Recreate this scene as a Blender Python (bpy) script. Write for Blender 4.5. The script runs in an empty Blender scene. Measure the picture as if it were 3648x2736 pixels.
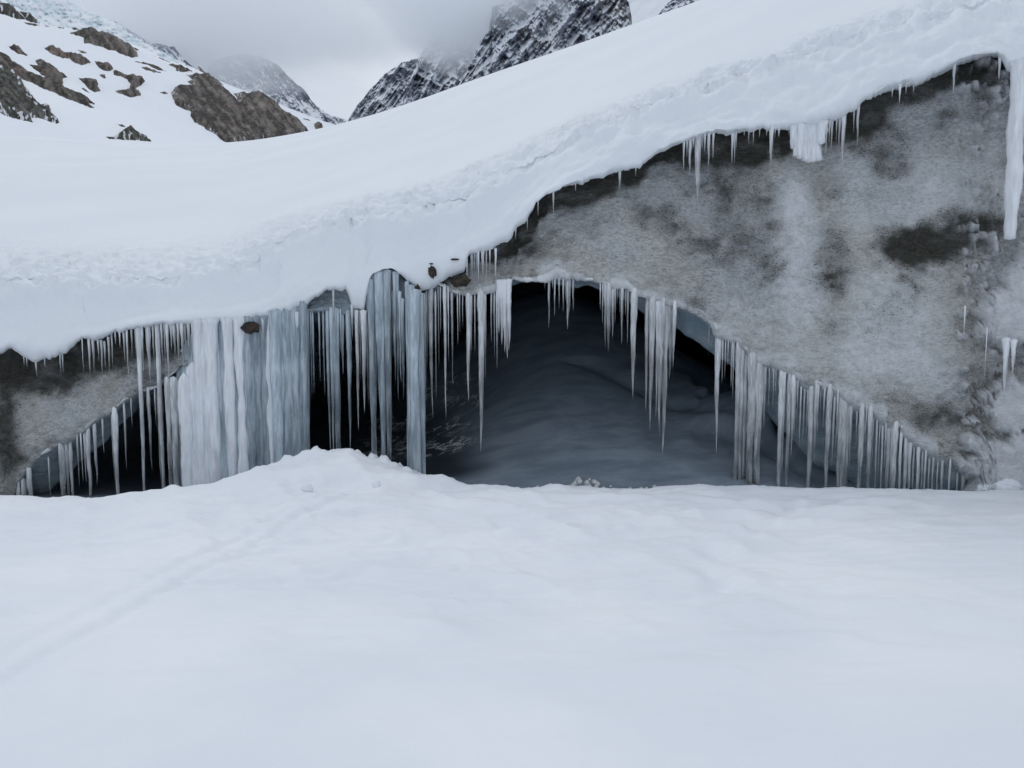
import bpy, math, random
import numpy as np

# ------------------------------------------------------------------ camera, world, sun, exposure
sc = bpy.context.scene
COL = sc.collection
PITCH = math.radians(5.0)
F, CX, CY, EYE = 2736.0, 1824.0, 1368.0, 1.6        # photo pixels (3648 x 2736), eye height in metres
cam_d = bpy.data.cameras.new('camera'); cam = bpy.data.objects.new('camera', cam_d); COL.objects.link(cam)
cam_d.lens = 27.0; cam_d.sensor_width = 36.0; cam_d.clip_start = 0.05; cam_d.clip_end = 9000.0
cam.location = (0, 0, EYE); cam.rotation_euler = (math.radians(90) - PITCH, 0, 0)
sc.camera = cam

SUN_EL, SUN_AZ = math.radians(50), math.radians(-25)      # azimuth clockwise from +Y
w = bpy.data.worlds.new('World'); sc.world = w; w.use_nodes = True
wn, wl = w.node_tree.nodes, w.node_tree.links
bg = wn['Background']; bg.inputs['Strength'].default_value = 1.0
sky = wn.new('ShaderNodeTexSky'); sky.sky_type = 'NISHITA'; sky.sun_disc = False
sky.sun_elevation = SUN_EL; sky.sun_rotation = SUN_AZ
skm = wn.new('ShaderNodeVectorMath'); skm.operation = 'SCALE'; skm.inputs['Scale'].default_value = 0.08
wl.new(sky.outputs[0], skm.inputs[0])
tc = wn.new('ShaderNodeTexCoord'); mp = wn.new('ShaderNodeMapping'); mp.inputs['Scale'].default_value = (1.0, 1.0, 1.9)
wl.new(tc.outputs['Generated'], mp.inputs[0])
n1 = wn.new('ShaderNodeTexNoise'); n1.inputs['Scale'].default_value = 3.1; n1.inputs['Detail'].default_value = 5; n1.inputs['Roughness'].default_value = 0.52
n1.inputs['Distortion'].default_value = 0.35
wl.new(mp.outputs[0], n1.inputs['Vector'])
cr = wn.new('ShaderNodeValToRGB'); wl.new(n1.outputs[0], cr.inputs[0])
cr.color_ramp.elements[0].position = 0.30; cr.color_ramp.elements[0].color = (0.56, 0.625, 0.715, 1)
cr.color_ramp.elements[1].position = 0.68; cr.color_ramp.elements[1].color = (0.76, 0.81, 0.885, 1)
mx = wn.new('ShaderNodeMix'); mx.data_type = 'RGBA'; mx.inputs[0].default_value = 0.92
wl.new(skm.outputs[0], mx.inputs[6]); wl.new(cr.outputs[0], mx.inputs[7]); wl.new(mx.outputs[2], bg.inputs[0])

sd = bpy.data.lights.new('sun', 'SUN'); sd.energy = 0.5; sd.angle = math.radians(24); sd.color = (1.0, 0.97, 0.93)
sun = bpy.data.objects.new('sun', sd); COL.objects.link(sun); sun.location = (0, -20, 60)
sun.rotation_euler = (math.radians(90) - SUN_EL, 0, math.pi - SUN_AZ)   # light comes from behind the glacier

vs = sc.view_settings; vs.view_transform = 'Standard'; vs.look = 'None'; vs.exposure = 0.0; vs.gamma = 1.0; vs.use_curve_mapping = False
cy = sc.cycles
cy.use_denoising = True; cy.max_bounces = 32; cy.diffuse_bounces = 5; cy.glossy_bounces = 3; cy.transmission_bounces = 8
cy.volume_bounces = 26; cy.transparent_max_bounces = 8; cy.caustics_reflective = False; cy.caustics_refractive = False
cy.use_adaptive_sampling = True; cy.adaptive_threshold = 0.02

# ------------------------------------------------------------------ helpers
CP, SP = math.cos(PITCH), math.sin(PITCH)
def unproj(x, y, Y):
    """photo pixel + distance along +Y (metres) -> world point(s)"""
    x, y, Y = np.broadcast_arrays(np.asarray(x, float), np.asarray(y, float), np.asarray(Y, float))
    a = (x - CX) / F; b = (CY - y) / F
    t = Y / (CP + b * SP)
    return np.stack([a * t, Y, EYE + (-SP + b * CP) * t], -1)
def zat(y, Y):
    b = (CY - y) / F
    return EYE + (-SP + b * CP) * Y / (CP + b * SP)
def pixx(X, Y, Z):
    return CX + F * X / (CP * Y - SP * (Z - EYE))
def curve(pts):
    p = np.array(sorted(pts), float)
    return lambda x: np.interp(x, p[:, 0], p[:, 1])
def sstep(a, b, x):
    t = np.clip((x - a) / (b - a), 0, 1)
    return t * t * (3 - 2 * t)

_rng = np.random.RandomState(7)
_TAB = _rng.rand(256, 256)
def vnoise(x, y, s=0):
    x = np.asarray(x, float) + 37.7 * s; y = np.asarray(y, float) + 91.3 * s
    xi = np.floor(x).astype(int); yi = np.floor(y).astype(int)
    u = x - xi; v = y - yi
    u = u * u * u * (u * (u * 6 - 15) + 10); v = v * v * v * (v * (v * 6 - 15) + 10)
    g = lambda i, j: _TAB[(xi + i) & 255, (yi + j) & 255]
    return (g(0, 0) * (1 - u) + g(1, 0) * u) * (1 - v) + (g(0, 1) * (1 - u) + g(1, 1) * u) * v
def fbm(x, y, octv=4, s=0, gain=0.5):
    a, t, n = 1.0, 0.0, 0.0
    for i in range(octv):
        t = t + a * vnoise(np.asarray(x) * 2.03 ** i, np.asarray(y) * 2.03 ** i, s + i * 3); n += a; a *= gain
    return t / n
def ridged(x, y, octv=4, s=0, gain=0.55):
    a, t, n = 1.0, 0.0, 0.0
    for i in range(octv):
        t = t + a * (1 - np.abs(2 * vnoise(np.asarray(x) * 2.03 ** i, np.asarray(y) * 2.03 ** i, s + i * 3) - 1)); n += a; a *= gain
    return t / n

def mesh_obj(name, V, Q, mat, parent=None, attrs=None, smooth=True):
    V = np.asarray(V, np.float32).reshape(-1, 3); Q = np.asarray(Q, np.int32)
    k = Q.shape[1]
    me = bpy.data.meshes.new(name)
    me.vertices.add(len(V)); me.vertices.foreach_set('co', V.ravel())
    me.loops.add(Q.size); me.loops.foreach_set('vertex_index', Q.ravel())
    me.polygons.add(len(Q)); me.polygons.foreach_set('loop_start', np.arange(0, Q.size, k, dtype=np.int32))
    if smooth: me.polygons.foreach_set('use_smooth', np.ones(len(Q), bool))
    me.update(calc_edges=True)
    if attrs:
        for an, av in attrs.items():
            at = me.attributes.new(an, 'FLOAT', 'POINT'); at.data.foreach_set('value', np.asarray(av, np.float32).ravel())
    if mat: me.materials.append(mat)
    o = bpy.data.objects.new(name, me); COL.objects.link(o)
    if parent: o.parent = parent
    return o
def grid_quads(n, m, flip=False):
    i = np.arange(n * m).reshape(n, m)
    q = np.stack([i[:-1, :-1], i[:-1, 1:], i[1:, 1:], i[1:, :-1]], -1).reshape(-1, 4)
    return q[:, ::-1] if flip else q
def grid_obj(name, P, mat, parent=None, attrs=None, flip=False):
    n, m = P.shape[:2]
    return mesh_obj(name, P.reshape(-1, 3), grid_quads(n, m, flip), mat, parent, attrs)
def grid_normals(P):
    du = np.gradient(P, axis=0); dv = np.gradient(P, axis=1)
    N = np.cross(du, dv); return N / (np.linalg.norm(N, axis=-1, keepdims=True) + 1e-9)
def structure(o): o['kind'] = 'structure'; return o
def stuff(o): o['kind'] = 'stuff'; return o
def tag(o, label, cat, group=None):
    o['label'] = label; o['category'] = cat
    if group: o['group'] = group
    return o

class NT:
    """small node-tree helper around a Principled material"""
    def __init__(s, name):
        s.m = bpy.data.materials.new(name); s.m.use_nodes = True
        s.n, s.l = s.m.node_tree.nodes, s.m.node_tree.links
        s.b = s.n['Principled BSDF']; s.tc = s.n.new('ShaderNodeTexCoord')
    def put(s, sock, v):
        if isinstance(v, bpy.types.NodeSocket): s.l.new(v, sock)
        elif isinstance(v, tuple): sock.default_value = v + (1,) if len(v) == 3 and sock.type == 'RGBA' else v
        else: sock.default_value = v
    def noise(s, scale, detail=4, rough=0.5, dist=0.0, stretch=None, coord='Object'):
        t = s.n.new('ShaderNodeTexNoise')
        t.inputs['Scale'].default_value = scale; t.inputs['Detail'].default_value = detail
        t.inputs['Roughness'].default_value = rough; t.inputs['Distortion'].default_value = dist
        v = s.tc.outputs[coord]
        if stretch:
            m = s.n.new('ShaderNodeMapping'); m.inputs['Scale'].default_value = stretch; s.l.new(v, m.inputs[0]); v = m.outputs[0]
        s.l.new(v, t.inputs['Vector']); return t.outputs[0]
    def attr(s, name):
        a = s.n.new('ShaderNodeAttribute'); a.attribute_name = name; return a.outputs['Fac']
    def math(s, op, a, b=0.0, c=0.0):
        m = s.n.new('ShaderNodeMath'); m.operation = op
        s.put(m.inputs[0], a); s.put(m.inputs[1], b); s.put(m.inputs[2], c); return m.outputs[0]
    def ramp(s, v, lo, hi, a=0.0, b=1.0):
        m = s.n.new('ShaderNodeMapRange'); m.interpolation_type = 'SMOOTHSTEP'
        s.put(m.inputs[0], v); m.inputs[1].default_value = lo; m.inputs[2].default_value = hi
        m.inputs[3].default_value = a; m.inputs[4].default_value = b; return m.outputs[0]
    def mix(s, f, a, b):
        m = s.n.new('ShaderNodeMix'); m.data_type = 'RGBA'
        s.put(m.inputs[0], f); s.put(m.inputs[6], a); s.put(m.inputs[7], b); return m.outputs[2]
    def bump(s, h, strength=0.3, dist=0.02):
        b = s.n.new('ShaderNodeBump'); b.inputs['Strength'].default_value = strength; b.inputs['Distance'].default_value = dist
        s.put(b.inputs['Height'], h); s.l.new(b.outputs[0], s.b.inputs['Normal'])
    def set(s, **k):
        for n, v in k.items(): s.put(s.b.inputs[n.replace('_', ' ')], v)
        return s.m

# ------------------------------------------------------------------ materials
def mat_snow(name, a=(0.80, 0.83, 0.875), b=(0.87, 0.89, 0.92), sc1=0.6, bs=55.0, bd=0.006, st=0.35):
    t = NT(name)
    c = t.mix(t.ramp(t.noise(sc1, 5), 0.35, 0.65), a, b)
    t.bump(t.noise(bs, 5, 0.65), st, bd)
    return t.set(Base_Color=c, Roughness=0.75, Specular_IOR_Level=0.25)
M_snow = mat_snow('snow')
M_capsnow = mat_snow('lip_snow', (0.795, 0.83, 0.87), (0.825, 0.855, 0.89), 0.25, 30.0, 0.012, 0.4)
M_farsnow = mat_snow('far_snow', (0.80, 0.83, 0.88), (0.85, 0.875, 0.915), 0.03, 1.2, 0.15, 0.3)

t = NT('dirty_ice')                                             # frosted glacier face, dark bands of dirty ice with painted lip shade, specks
d = t.attr('dirt_shade'); wht = t.attr('frost'); blu = t.attr('clear')
nb = t.noise(1.6, 6, 0.62, 0.6, (1.0, 1.0, 1.3)); nf = t.noise(6.5, 6, 0.66, 0.4, (1.0, 1.0, 1.8)); nfine = t.noise(24.0, 5, 0.72, 0.2, (0.75, 1.0, 1.7)); nsp = t.noise(52.0, 4, 0.65, 0.0, (0.7, 1, 1.5))
warm = t.ramp(t.noise(0.45, 3, 0.5, 0.0), 0.42, 0.58)
frostc = t.mix(t.ramp(nfine, 0.38, 0.60), t.mix(warm, (0.36, 0.375, 0.385), (0.37, 0.37, 0.335)), t.mix(warm, (0.66, 0.69, 0.715), (0.66, 0.66, 0.63)))
frostc = t.mix(t.math('MULTIPLY', wht, t.ramp(nfine, 0.3, 0.55, 0.55, 1.0)), frostc, (0.88, 0.91, 0.94))
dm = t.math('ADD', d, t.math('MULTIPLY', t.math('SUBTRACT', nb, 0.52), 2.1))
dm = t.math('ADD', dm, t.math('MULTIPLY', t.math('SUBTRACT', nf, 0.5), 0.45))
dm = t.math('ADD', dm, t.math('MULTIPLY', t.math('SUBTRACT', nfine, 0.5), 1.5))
dirt_shade_col = t.mix(t.ramp(nfine, 0.35, 0.65), (0.020, 0.020, 0.016), (0.085, 0.084, 0.070))
c = t.mix(t.ramp(dm, -0.05, 1.25), frostc, dirt_shade_col)
spk = t.math('MULTIPLY', t.ramp(nsp, 0.52, 0.64), t.ramp(dm, -0.1, 0.5))
c = t.mix(t.math('MULTIPLY', spk, 0.9), c, (0.035, 0.035, 0.028))
icec = t.mix(t.ramp(t.noise(1.7, 4, 0.5, 0.3, (1, 1, 2.2)), 0.35, 0.7), (0.34, 0.46, 0.54), (0.62, 0.72, 0.78))
c = t.mix(t.math('MULTIPLY', t.attr('plaster'), t.ramp(nfine, 0.25, 0.5, 0.7, 1.0)), c, (0.84, 0.865, 0.895))
c = t.mix(blu, c, icec)
t.bump(t.math('ADD', nfine, t.math('MULTIPLY', nf, 1.5)), 0.9, 0.055)
M_wall = t.set(Base_Color=c, Roughness=t.ramp(blu, 0, 1, 0.65, 0.25), Specular_IOR_Level=0.4)

def mat_ice(name, base, trans, rough, sc1=9.0, base2=None, bs=0.5):
    t = NT(name)
    n = t.noise(sc1, 5, 0.6, 0.2, (2.2, 2.2, 0.30), 'Object')
    oi = t.n.new('ShaderNodeObjectInfo'); al = t.attr('along')
    c = t.mix(t.ramp(n, 0.3, 0.7), base2 or tuple(x * 0.8 for x in base), base)
    ring = t.noise(45.0, 3, 0.6, 0.0, (0.6, 0.6, 1.3))
    t.bump(t.math('ADD', ring, n), bs, 0.010)
    tr = t.math('ADD', t.ramp(n, 0.3, 0.7, trans + 0.15, trans - 0.15), t.math('MULTIPLY', t.math('SUBTRACT', oi.outputs['Random'], 0.5), 0.3))
    tr = t.math('ADD', tr, t.ramp(al, 0.0, 0.8, -0.22, 0.22))           # frosted root, clear tip
    return t.set(Base_Color=c, Roughness=rough, IOR=1.31, Transmission_Weight=tr, Specular_IOR_Level=0.5)
M_icicle = mat_ice('icicle_ice', (0.92, 0.955, 0.985), 0.43, 0.10)
M_white = mat_ice('white_ice', (0.88, 0.91, 0.95), 0.10, 0.4)
M_curtain = mat_ice('curtain_ice', (0.66, 0.74, 0.80), 0.42, 0.18, 6.0, (0.42, 0.51, 0.58), 0.5)

t = NT('cave_floor_ice')
n = t.noise(1.3, 5, 0.6, 0.4, (1, 2.5, 1)); nfi = t.noise(18, 5, 0.7, 0.2, (1, 3.5, 1))
wet_dark = t.attr('wet_dark')
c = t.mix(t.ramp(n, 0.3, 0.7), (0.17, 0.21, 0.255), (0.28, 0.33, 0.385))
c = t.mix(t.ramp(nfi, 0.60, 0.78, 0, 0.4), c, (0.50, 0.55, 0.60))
c = t.mix(wet_dark, c, (0.05, 0.06, 0.075))
n5 = t.noise(3.4, 5, 0.62, 0.5, (0.8, 1.0, 1.0)); n6 = t.noise(1.5, 3, 0.5, 0.2)
ln_ = t.ramp(t.math('ABSOLUTE', t.math('SUBTRACT', n5, 0.5)), 0.010, 0.030, 1.0, 0.0)       # thin rims of frozen crust on the wet ice
ln_ = t.math('MAXIMUM', ln_, t.ramp(t.noise(9.0, 4, 0.6, 0.8, (0.6, 1, 1)), 0.60, 0.66))
c = t.mix(t.math('MULTIPLY', t.math('MULTIPLY', ln_, t.ramp(n6, 0.42, 0.55)), t.attr('crust')), c, (0.78, 0.81, 0.84))
t.bump(nfi, 0.4, 0.02)
M_floor = t.set(Base_Color=c, Roughness=t.ramp(wet_dark, 0, 1, 0.6, 0.3), Specular_IOR_Level=0.3)

def mat_rock(name, a, b, cc, sc1, snow=False, bd=0.4, bs=0.8, band=False):
    t = NT(name)
    n = t.noise(sc1, 6, 0.65, 0.6, (1, 1, 1.6)); n2 = t.noise(sc1 * 6, 5, 0.7, 0.3); n3 = t.noise(sc1 * 0.6, 3)
    c = t.mix(t.ramp(n, 0.32, 0.68), a, b)
    c = t.mix(t.ramp(n3, 0.5, 0.68), c, cc)
    if band: c = t.mix(t.ramp(t.attr('band'), 0.38, 0.60), tuple(x * 0.32 for x in a), c); c = t.mix(t.ramp(t.attr('band'), 0.60, 0.75, 0, 0.6), c, tuple(x * 1.5 for x in b))
    c = t.mix(t.ramp(t.noise(sc1 * 2.2, 6, 0.72, 1.2, (1.0, 1.0, 1.4)), 0.5, 0.66, 0, 0.6), c, tuple(x * 0.38 for x in a))
    c = t.mix(t.ramp(n2, 0.5, 0.72, 0, 0.5), c, tuple(min(1, x * 1.6) for x in b))
    rg = 0.85
    if snow:
        s_ = t.attr('snow')
        s_ = t.math('ADD', s_, t.math('MULTIPLY', t.math('SUBTRACT', n2, 0.5), 0.55))
        c = t.mix(t.ramp(s_, 0.42, 0.60), c, (0.82, 0.85, 0.89))
    t.bump(t.math('ADD', n2, n), bs, bd)
    return t.set(Base_Color=c, Roughness=rg, Specular_IOR_Level=0.2)
M_rock = mat_rock('brown_rock', (0.12, 0.105, 0.097), (0.27, 0.24, 0.215), (0.20, 0.14, 0.105), 0.20, snow=True, bd=1.2, band=True)
M_greenrock = mat_rock('mossy_rock', (0.085, 0.088, 0.075), (0.20, 0.19, 0.175), (0.085, 0.10, 0.055), 0.28, snow=True, bd=1.0, band=True)
M_cliff = mat_rock('cliff_rock', (0.19, 0.215, 0.28), (0.30, 0.325, 0.39), (0.26, 0.245, 0.25), 0.030, snow=True, bd=3.0, bs=0.4)  # bluish tint puts distance haze into the far rock colour
M_stone = mat_rock('embedded_stone', (0.035, 0.033, 0.031), (0.085, 0.075, 0.062), (0.10, 0.07, 0.05), 12.0, bd=0.03)

# ------------------------------------------------------------------ outlines measured on the photo (pixels of 3648 x 2736)
LIP = curve([(-1600, 1330), (-400, 1290), (0, 1262), (40, 1246), (75, 1265), (125, 1291), (180, 1275), (240, 1250), (290, 1207), (340, 1214), (390, 1198),
    (410, 1185), (480, 1170), (560, 1155), (740, 1148), (800, 1143), (860, 1146), (980, 1120), (1060, 1098), (1105, 1074), (1182, 1028),
    (1236, 1034), (1256, 1100), (1298, 1108), (1306, 1060), (1318, 990), (1335, 972), (1361, 951), (1412, 962), (1440, 985), (1489, 1040), (1520, 1028), (1566, 1008),
    (1652, 968), (1668, 910), (1749, 888), (1823, 852), (1832, 819), (1870, 791), (1903, 742), (1906, 725), (1930, 709), (1942, 684), (1985, 676),
    (2095, 643), (2183, 610), (2216, 599), (2277, 600), (2315, 555), (2370, 533), (2425, 506), (2542, 473), (2624, 473), (2718, 456),
    (2817, 456), (2949, 434), (3037, 390), (3081, 352), (3125, 330), (3202, 308), (3284, 286), (3366, 242), (3438, 203), (3487, 190),
    (3553, 179), (3581, 203), (3600, 245), (3660, 270), (3800, 240), (4300, 120), (5300, -100)])
CREST = curve([(-1600, 1080), (-500, 1010), (0, 992), (99, 976), (330, 1000), (544, 992), (693, 976), (890, 938), (950, 905), (973, 868), (1072, 816), (1319, 772),
    (1567, 717), (1781, 643), (1850, 590), (1896, 556), (2012, 492), (2193, 408), (2474, 318), (2803, 210), (3133, 96), (3648, -40), (4300, -200), (5300, -420)])
SKYL = curve([(-1600, 440), (-400, 470), (0, 478), (300, 500), (550, 510), (819, 511), (960, 492), (1105, 467), (1216, 441), (1436, 377), (1689, 283), (2035, 165),
    (2432, 22), (2540, -15), (3000, -190), (3648, -420), (4300, -600), (5300, -900)])
ARCH = curve([(-1600, 1980), (20, 1960), (58, 1720), (110, 1656), (149, 1620), (200, 1589), (225, 1569), (287, 1543), (328, 1507), (359, 1479), (394, 1469), (410, 1456),
    (451, 1420), (476, 1410), (512, 1394), (563, 1379), (640, 1310), (800, 1220), (1000, 1130), (1105, 1105), (1156, 1100), (1207, 1108), (1258, 1120), (1380, 1090),
    (1489, 1048), (1561, 1013), (1627, 1043), (1658, 1046), (1740, 1033), (1812, 1010), (1830, 992), (1877, 1000), (1954, 992), (1974, 977),
    (2046, 982), (2087, 997), (2128, 997), (2159, 1010), (2235, 1018), (2271, 1048), (2312, 1054), (2410, 1084), (2492, 1115), (2543, 1161),
    (2558, 1187), (2630, 1212), (2671, 1259), (2700, 1284), (2748, 1289), (2799, 1318), (2833, 1334), (2871, 1356), (2953, 1377), (2991, 1399),
    (3034, 1426), (3088, 1448), (3164, 1486), (3197, 1513), (3251, 1556), (3305, 1594), (3381, 1627), (3425, 1649), (3468, 1703), (3490, 1800), (3530, 1960), (5300, 1960)])
ARCH2 = curve([(-1600, 2040), (30, 2040), (90, 1780), (150, 1770), (210, 1720), (300, 1640), (390, 1560), (450, 1500), (520, 1430), (640, 1330), (1000, 1150), (1105, 1150), (1258, 1165), (1489, 1068), (1627, 1060),
    (1812, 1018), (1850, 1004), (1900, 1004), (2040, 1020), (2150, 1035), (2250, 1075), (2300, 1115), (2410, 1165), (2500, 1218), (2545, 1258), (2620, 1310), (2700, 1430), (2770, 1520),
    (2900, 1640), (3035, 1720), (3090, 1790), (3160, 1880), (3300, 1990), (5300, 2040)])

def y_face(x):
    return np.interp(x, [-1600, 0, 1500, 2600, 3648, 5300], [11.6, 11.0, 10.9, 10.5, 9.5, 7.6])
def y_lip(x):
    return y_face(x) - 0.22 + 0.10 * (fbm(np.asarray(x) / 260.0, np.zeros_like(np.asarray(x, float)), 3, 5) - 0.5)

def xcols(step):
    return np.concatenate([np.arange(-1600, -120, 40), np.arange(-120, 3770, step), np.arange(3770, 5301, 45)]).astype(float)

# ------------------------------------------------------------------ foreground snow
def ground_base(X, Y):
    return -0.045 * np.maximum(Y, -40) - 0.95 * sstep(8.55, 10.6, Y)
def ground_pt(x, y):
    Y = 6.0
    for _ in range(30):
        b = (CY - y) / F; k = (-SP + b * CP) / (CP + b * SP)
        Y = EYE / (-k - 0.045) if y > 1500 else 8.0
    p = unproj(x, y, Y); return p[0], p[1]
def seg_dist(X, Y, pts):
    best = np.full(X.shape, 1e9); side = np.zeros(X.shape)
    for (x0, y0), (x1, y1) in zip(pts[:-1], pts[1:]):
        dx, dy = x1 - x0, y1 - y0; L2 = dx * dx + dy * dy
        tt = np.clip(((X - x0) * dx + (Y - y0) * dy) / L2, 0, 1)
        ex, ey = X - x0 - tt * dx, Y - y0 - tt * dy; dd = np.hypot(ex, ey)
        sg = np.sign(dx * ey - dy * ex); m = dd < best
        best = np.where(m, dd, best); side = np.where(m, sg * dd, side)
    return best, side
def ground_z(X, Y):
    z = ground_base(X, Y)
    px = CX + F * X / np.maximum(Y, 1.0)                      # which part of the edge
    fade = sstep(9.0, 5.0, np.abs(X)) * sstep(-2, 0.5, Y)
    far = sstep(3.0, 7.5, Y)
    z += np.interp(px, [-2000, 90, 330, 650, 1000, 2300, 3648], [0.0, -0.055, -0.05, 0.03, 0.05, 0.035, 0.012]) * sstep(5, 8.3, Y)
    z += 0.10 * (fbm(X * 0.28, Y * 0.45, 3, 11) - 0.5) * sstep(0.0, 4.0, Y) * (1 - 0.6 * far)
    rip = ridged(X * 0.9 + 0.5 * Y, Y * 2.3 - 0.35 * X, 4, 21)
    z += (0.070 + 0.12 * far) * (rip - 0.6) * sstep(1.5, 5.0, Y) * np.interp(px, [0, 700, 1500, 3000, 3648], [0.6, 0.9, 1.0, 0.8, 0.25])
    z += 0.022 * (fbm(X * 3.1, Y * 5.0, 4, 31) - 0.5) * (0.3 + far)
    # snow ramp heaped against the frozen curtain
    m = np.where(X < -2.15, np.exp(-(np.abs(X + 2.15) / 1.15) ** 2.6), np.exp(-(np.abs(X + 2.15) / 1.30) ** 2.2)) * np.exp(-((Y - 9.75) / 0.95) ** 2)
    z += 0.74 * m * (1 + 0.12 * (fbm(X * 6, Y * 6, 4, 41) - 0.5))
    z += 0.11 * m * (ridged(X * 2.2, Y * 4.5, 4, 44) - 0.6)
    crumb = sstep(0.55, 0.8, fbm(X * 9, Y * 9, 3, 47))
    z += 0.06 * crumb * sstep(9.0, 9.5, Y) * sstep(0.2, 0.5, m)
    # ski track: two shallow grooves
    tr = [ground_pt(*p) for p in [(-900, 2900), (0, 2430), (407, 2200), (678, 2050), (881, 1958), (1058, 1850), (1250, 1800)]]
    _, sd_ = seg_dist(X, Y, tr)
    wob = 0.01 * (fbm(X * 4, Y * 4, 3, 51) - 0.5)
    for off, dep, wd in ((0.0, 0.020, 0.05), (0.24, 0.014, 0.05)):
        z -= dep * np.exp(-((sd_ - off + wob) / wd) ** 2) * sstep(9.3, 8.0, Y)
        z += 0.5 * dep * np.exp(-((sd_ - off - 0.10 + wob) / 0.045) ** 2) * sstep(9.3, 8.0, Y)
    # footprints trail on the right and the soft wind groove below it
    foot = [(2960, 1790), (2860, 1808), (2780, 1830), (2700, 1862), (2640, 1905), (2570, 1960), (2520, 2030), (2600, 2085)]
    for i, p in enumerate(foot):
        fx, fy = ground_pt(*p)
        z -= 0.075 * np.exp(-(((X - fx - 0.04 * (-1) ** i) / 0.13) ** 2 + ((Y - fy) / 0.17) ** 2))
        z += 0.035 * np.exp(-(((X - fx - 0.15) / 0.12) ** 2 + ((Y - fy) / 0.2) ** 2))
    gv = [ground_pt(*p) for p in [(2650, 2110), (2900, 2165), (3200, 2215), (3648, 2270), (4200, 2330)]]
    _, sd_ = seg_dist(X, Y, gv)
    z -= 0.012 * np.exp(-(sd_ / 0.12) ** 2); z += 0.012 * np.exp(-((sd_ - 0.25) / 0.22) ** 2)
    return z
gx = np.concatenate([-np.geomspace(70, 7.6, 26), np.arange(-7.5, 7.51, 0.026), np.geomspace(7.6, 70, 26)])
gy = np.concatenate([-np.geomspace(70, 1.2, 18), np.linspace(-1.0, 2.0, 24), 2.0 * np.exp(np.linspace(0, math.log(10.9 / 2.0), 330))[1:], [11.4, 12.2]])
GX, GY = np.meshgrid(gx, gy, indexing='ij')
structure(grid_obj('foreground_snow', np.stack([GX, GY, ground_z(GX, GY)], -1), M_snow))

# wide snow-covered valley floor below everything
vx = np.linspace(-4000, 4000, 60); VX, VY = np.meshgrid(vx, np.linspace(-3000, 5000, 60), indexing='ij')
structure(grid_obj('valley_ground', np.stack([VX, VY, np.full_like(VX, -6.0) - 6.0 * fbm(VX / 400, VY / 400, 3, 2)], -1), M_farsnow))

# ------------------------------------------------------------------ glacier: snow cap with its overhanging lip
xs = xcols(6.5)
L = LIP(xs); inx = (xs > -100) & (xs < 3740)
L = L + np.where(inx, 20 * (fbm(xs / 30, xs * 0, 4, 61) - 0.5) + 9 * (vnoise(xs / 9.0, xs * 0 + 3, 2) - 0.5), 0)
C = CREST(xs) + 44 * (fbm(xs / 75, xs * 0 + 9, 4, 62) - 0.5)
S = np.convolve(np.pad(SKYL(xs), 20, mode='edge'), np.ones(41) / 41, 'valid')
YL = y_lip(xs); YF = y_face(xs)
DS = np.interp(xs, [-1600, 0, 819, 1216, 2432, 3648, 5300], [45, 48, 48, 42, 28, 21, 15])
rows, kind = [], []
lipz = zat(L, YL)
def radial(xcol, Y, Z):
    # keep the column's azimuth: same x/y ratio as the lip point
    k = unproj(xs, L, YL)[:, 0] / YL
    return np.stack([k * Y, Y, Z], -1)
rows += [radial(xs, YF + 1.2, lipz + 0.22), radial(xs, YF + 0.55, lipz + 0.16), radial(xs, YF + 0.15, lipz + 0.09), radial(xs, YL + 0.16, lipz + 0.02)]
kind += [0, 0, 0, 0.3]
NF = 34
Yc = YL + np.interp(xs, [-100, 900, 1900, 3648], [0.55, 0.55, 0.75, 0.9])
Ls = np.convolve(np.pad(L, 60, mode='edge'), np.hanning(123)[1:-1] / np.hanning(123).sum(), 'valid')[:len(xs)]
for i in range(NF):
    tt = i / (NF - 1)
    dep = YL + 0.10 * (1 - min(1, tt / 0.10)) ** 2 + (Yc - YL) * (0.10 * tt + 0.90 * tt ** 2.2)
    rows.append(unproj(xs, Ls + (C - Ls) * tt + (L - Ls) * (1 - tt) ** 7, dep)); kind.append(1 + tt)
NTp = 120
Cs = np.convolve(np.pad(C, 60, mode='edge'), np.hanning(123)[1:-1] / np.hanning(123).sum(), 'valid')[:len(xs)]
for i in range(1, NTp + 1):
    u = (i / NTp) ** 1.7
    y = Cs + (S - Cs) * u + (C - Cs) * (1 - u) ** 14
    inv = 1 / Yc + (1 / DS - 1 / Yc) * u ** 0.92
    rows.append(unproj(xs, y, 1 / inv)); kind.append(2 + u)
top = rows[-1]
for dY, dz in ((2, -0.15), (7, -1.2), (20, -6), (45, -16)):
    q = top.copy(); q[:, 0] *= (DS + dY) / DS; q[:, 1] += dY; q[:, 2] += dz; rows.append(q); kind.append(4)
P = np.stack(rows, 1)
K = np.broadcast_to(np.array(kind)[None, :], P.shape[:2])
N = grid_normals(P)
if N[len(xs) // 2, 60, 2] < 0: N = -N
sl = np.cumsum(np.linalg.norm(np.diff(P, axis=1, prepend=P[:, :1]), axis=-1), axis=1)     # arc length up the profile
XX, YY, ZZ = P[..., 0], P[..., 1], P[..., 2]
px = np.broadcast_to(xs[:, None], K.shape)
uu = np.clip(K - 2, 0, 1); tt = np.clip(K - 1, 0, 1)
front = ((K >= 1) & (K <= 2)).astype(float)
right = sstep(1850, 2300, px)
band = (0.34 + 0.22 * fbm(XX * 0.5, XX * 0, 3, 70)) * np.interp(px, [0, 1500, 2300], [1.0, 0.9, 0.6])
crust = np.where(K > 2, sstep(1.0, 0.25, uu / band), 0) + front * sstep(0.66, 0.96, tt)
wr = fbm(XX * 1.2, sl * 1.0, 3, 78) * 2.5
ph_ = sl / 0.30 + 0.45 * XX + 3.2 * fbm(XX * 0.9, sl * 0.7, 3, 68)
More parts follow.
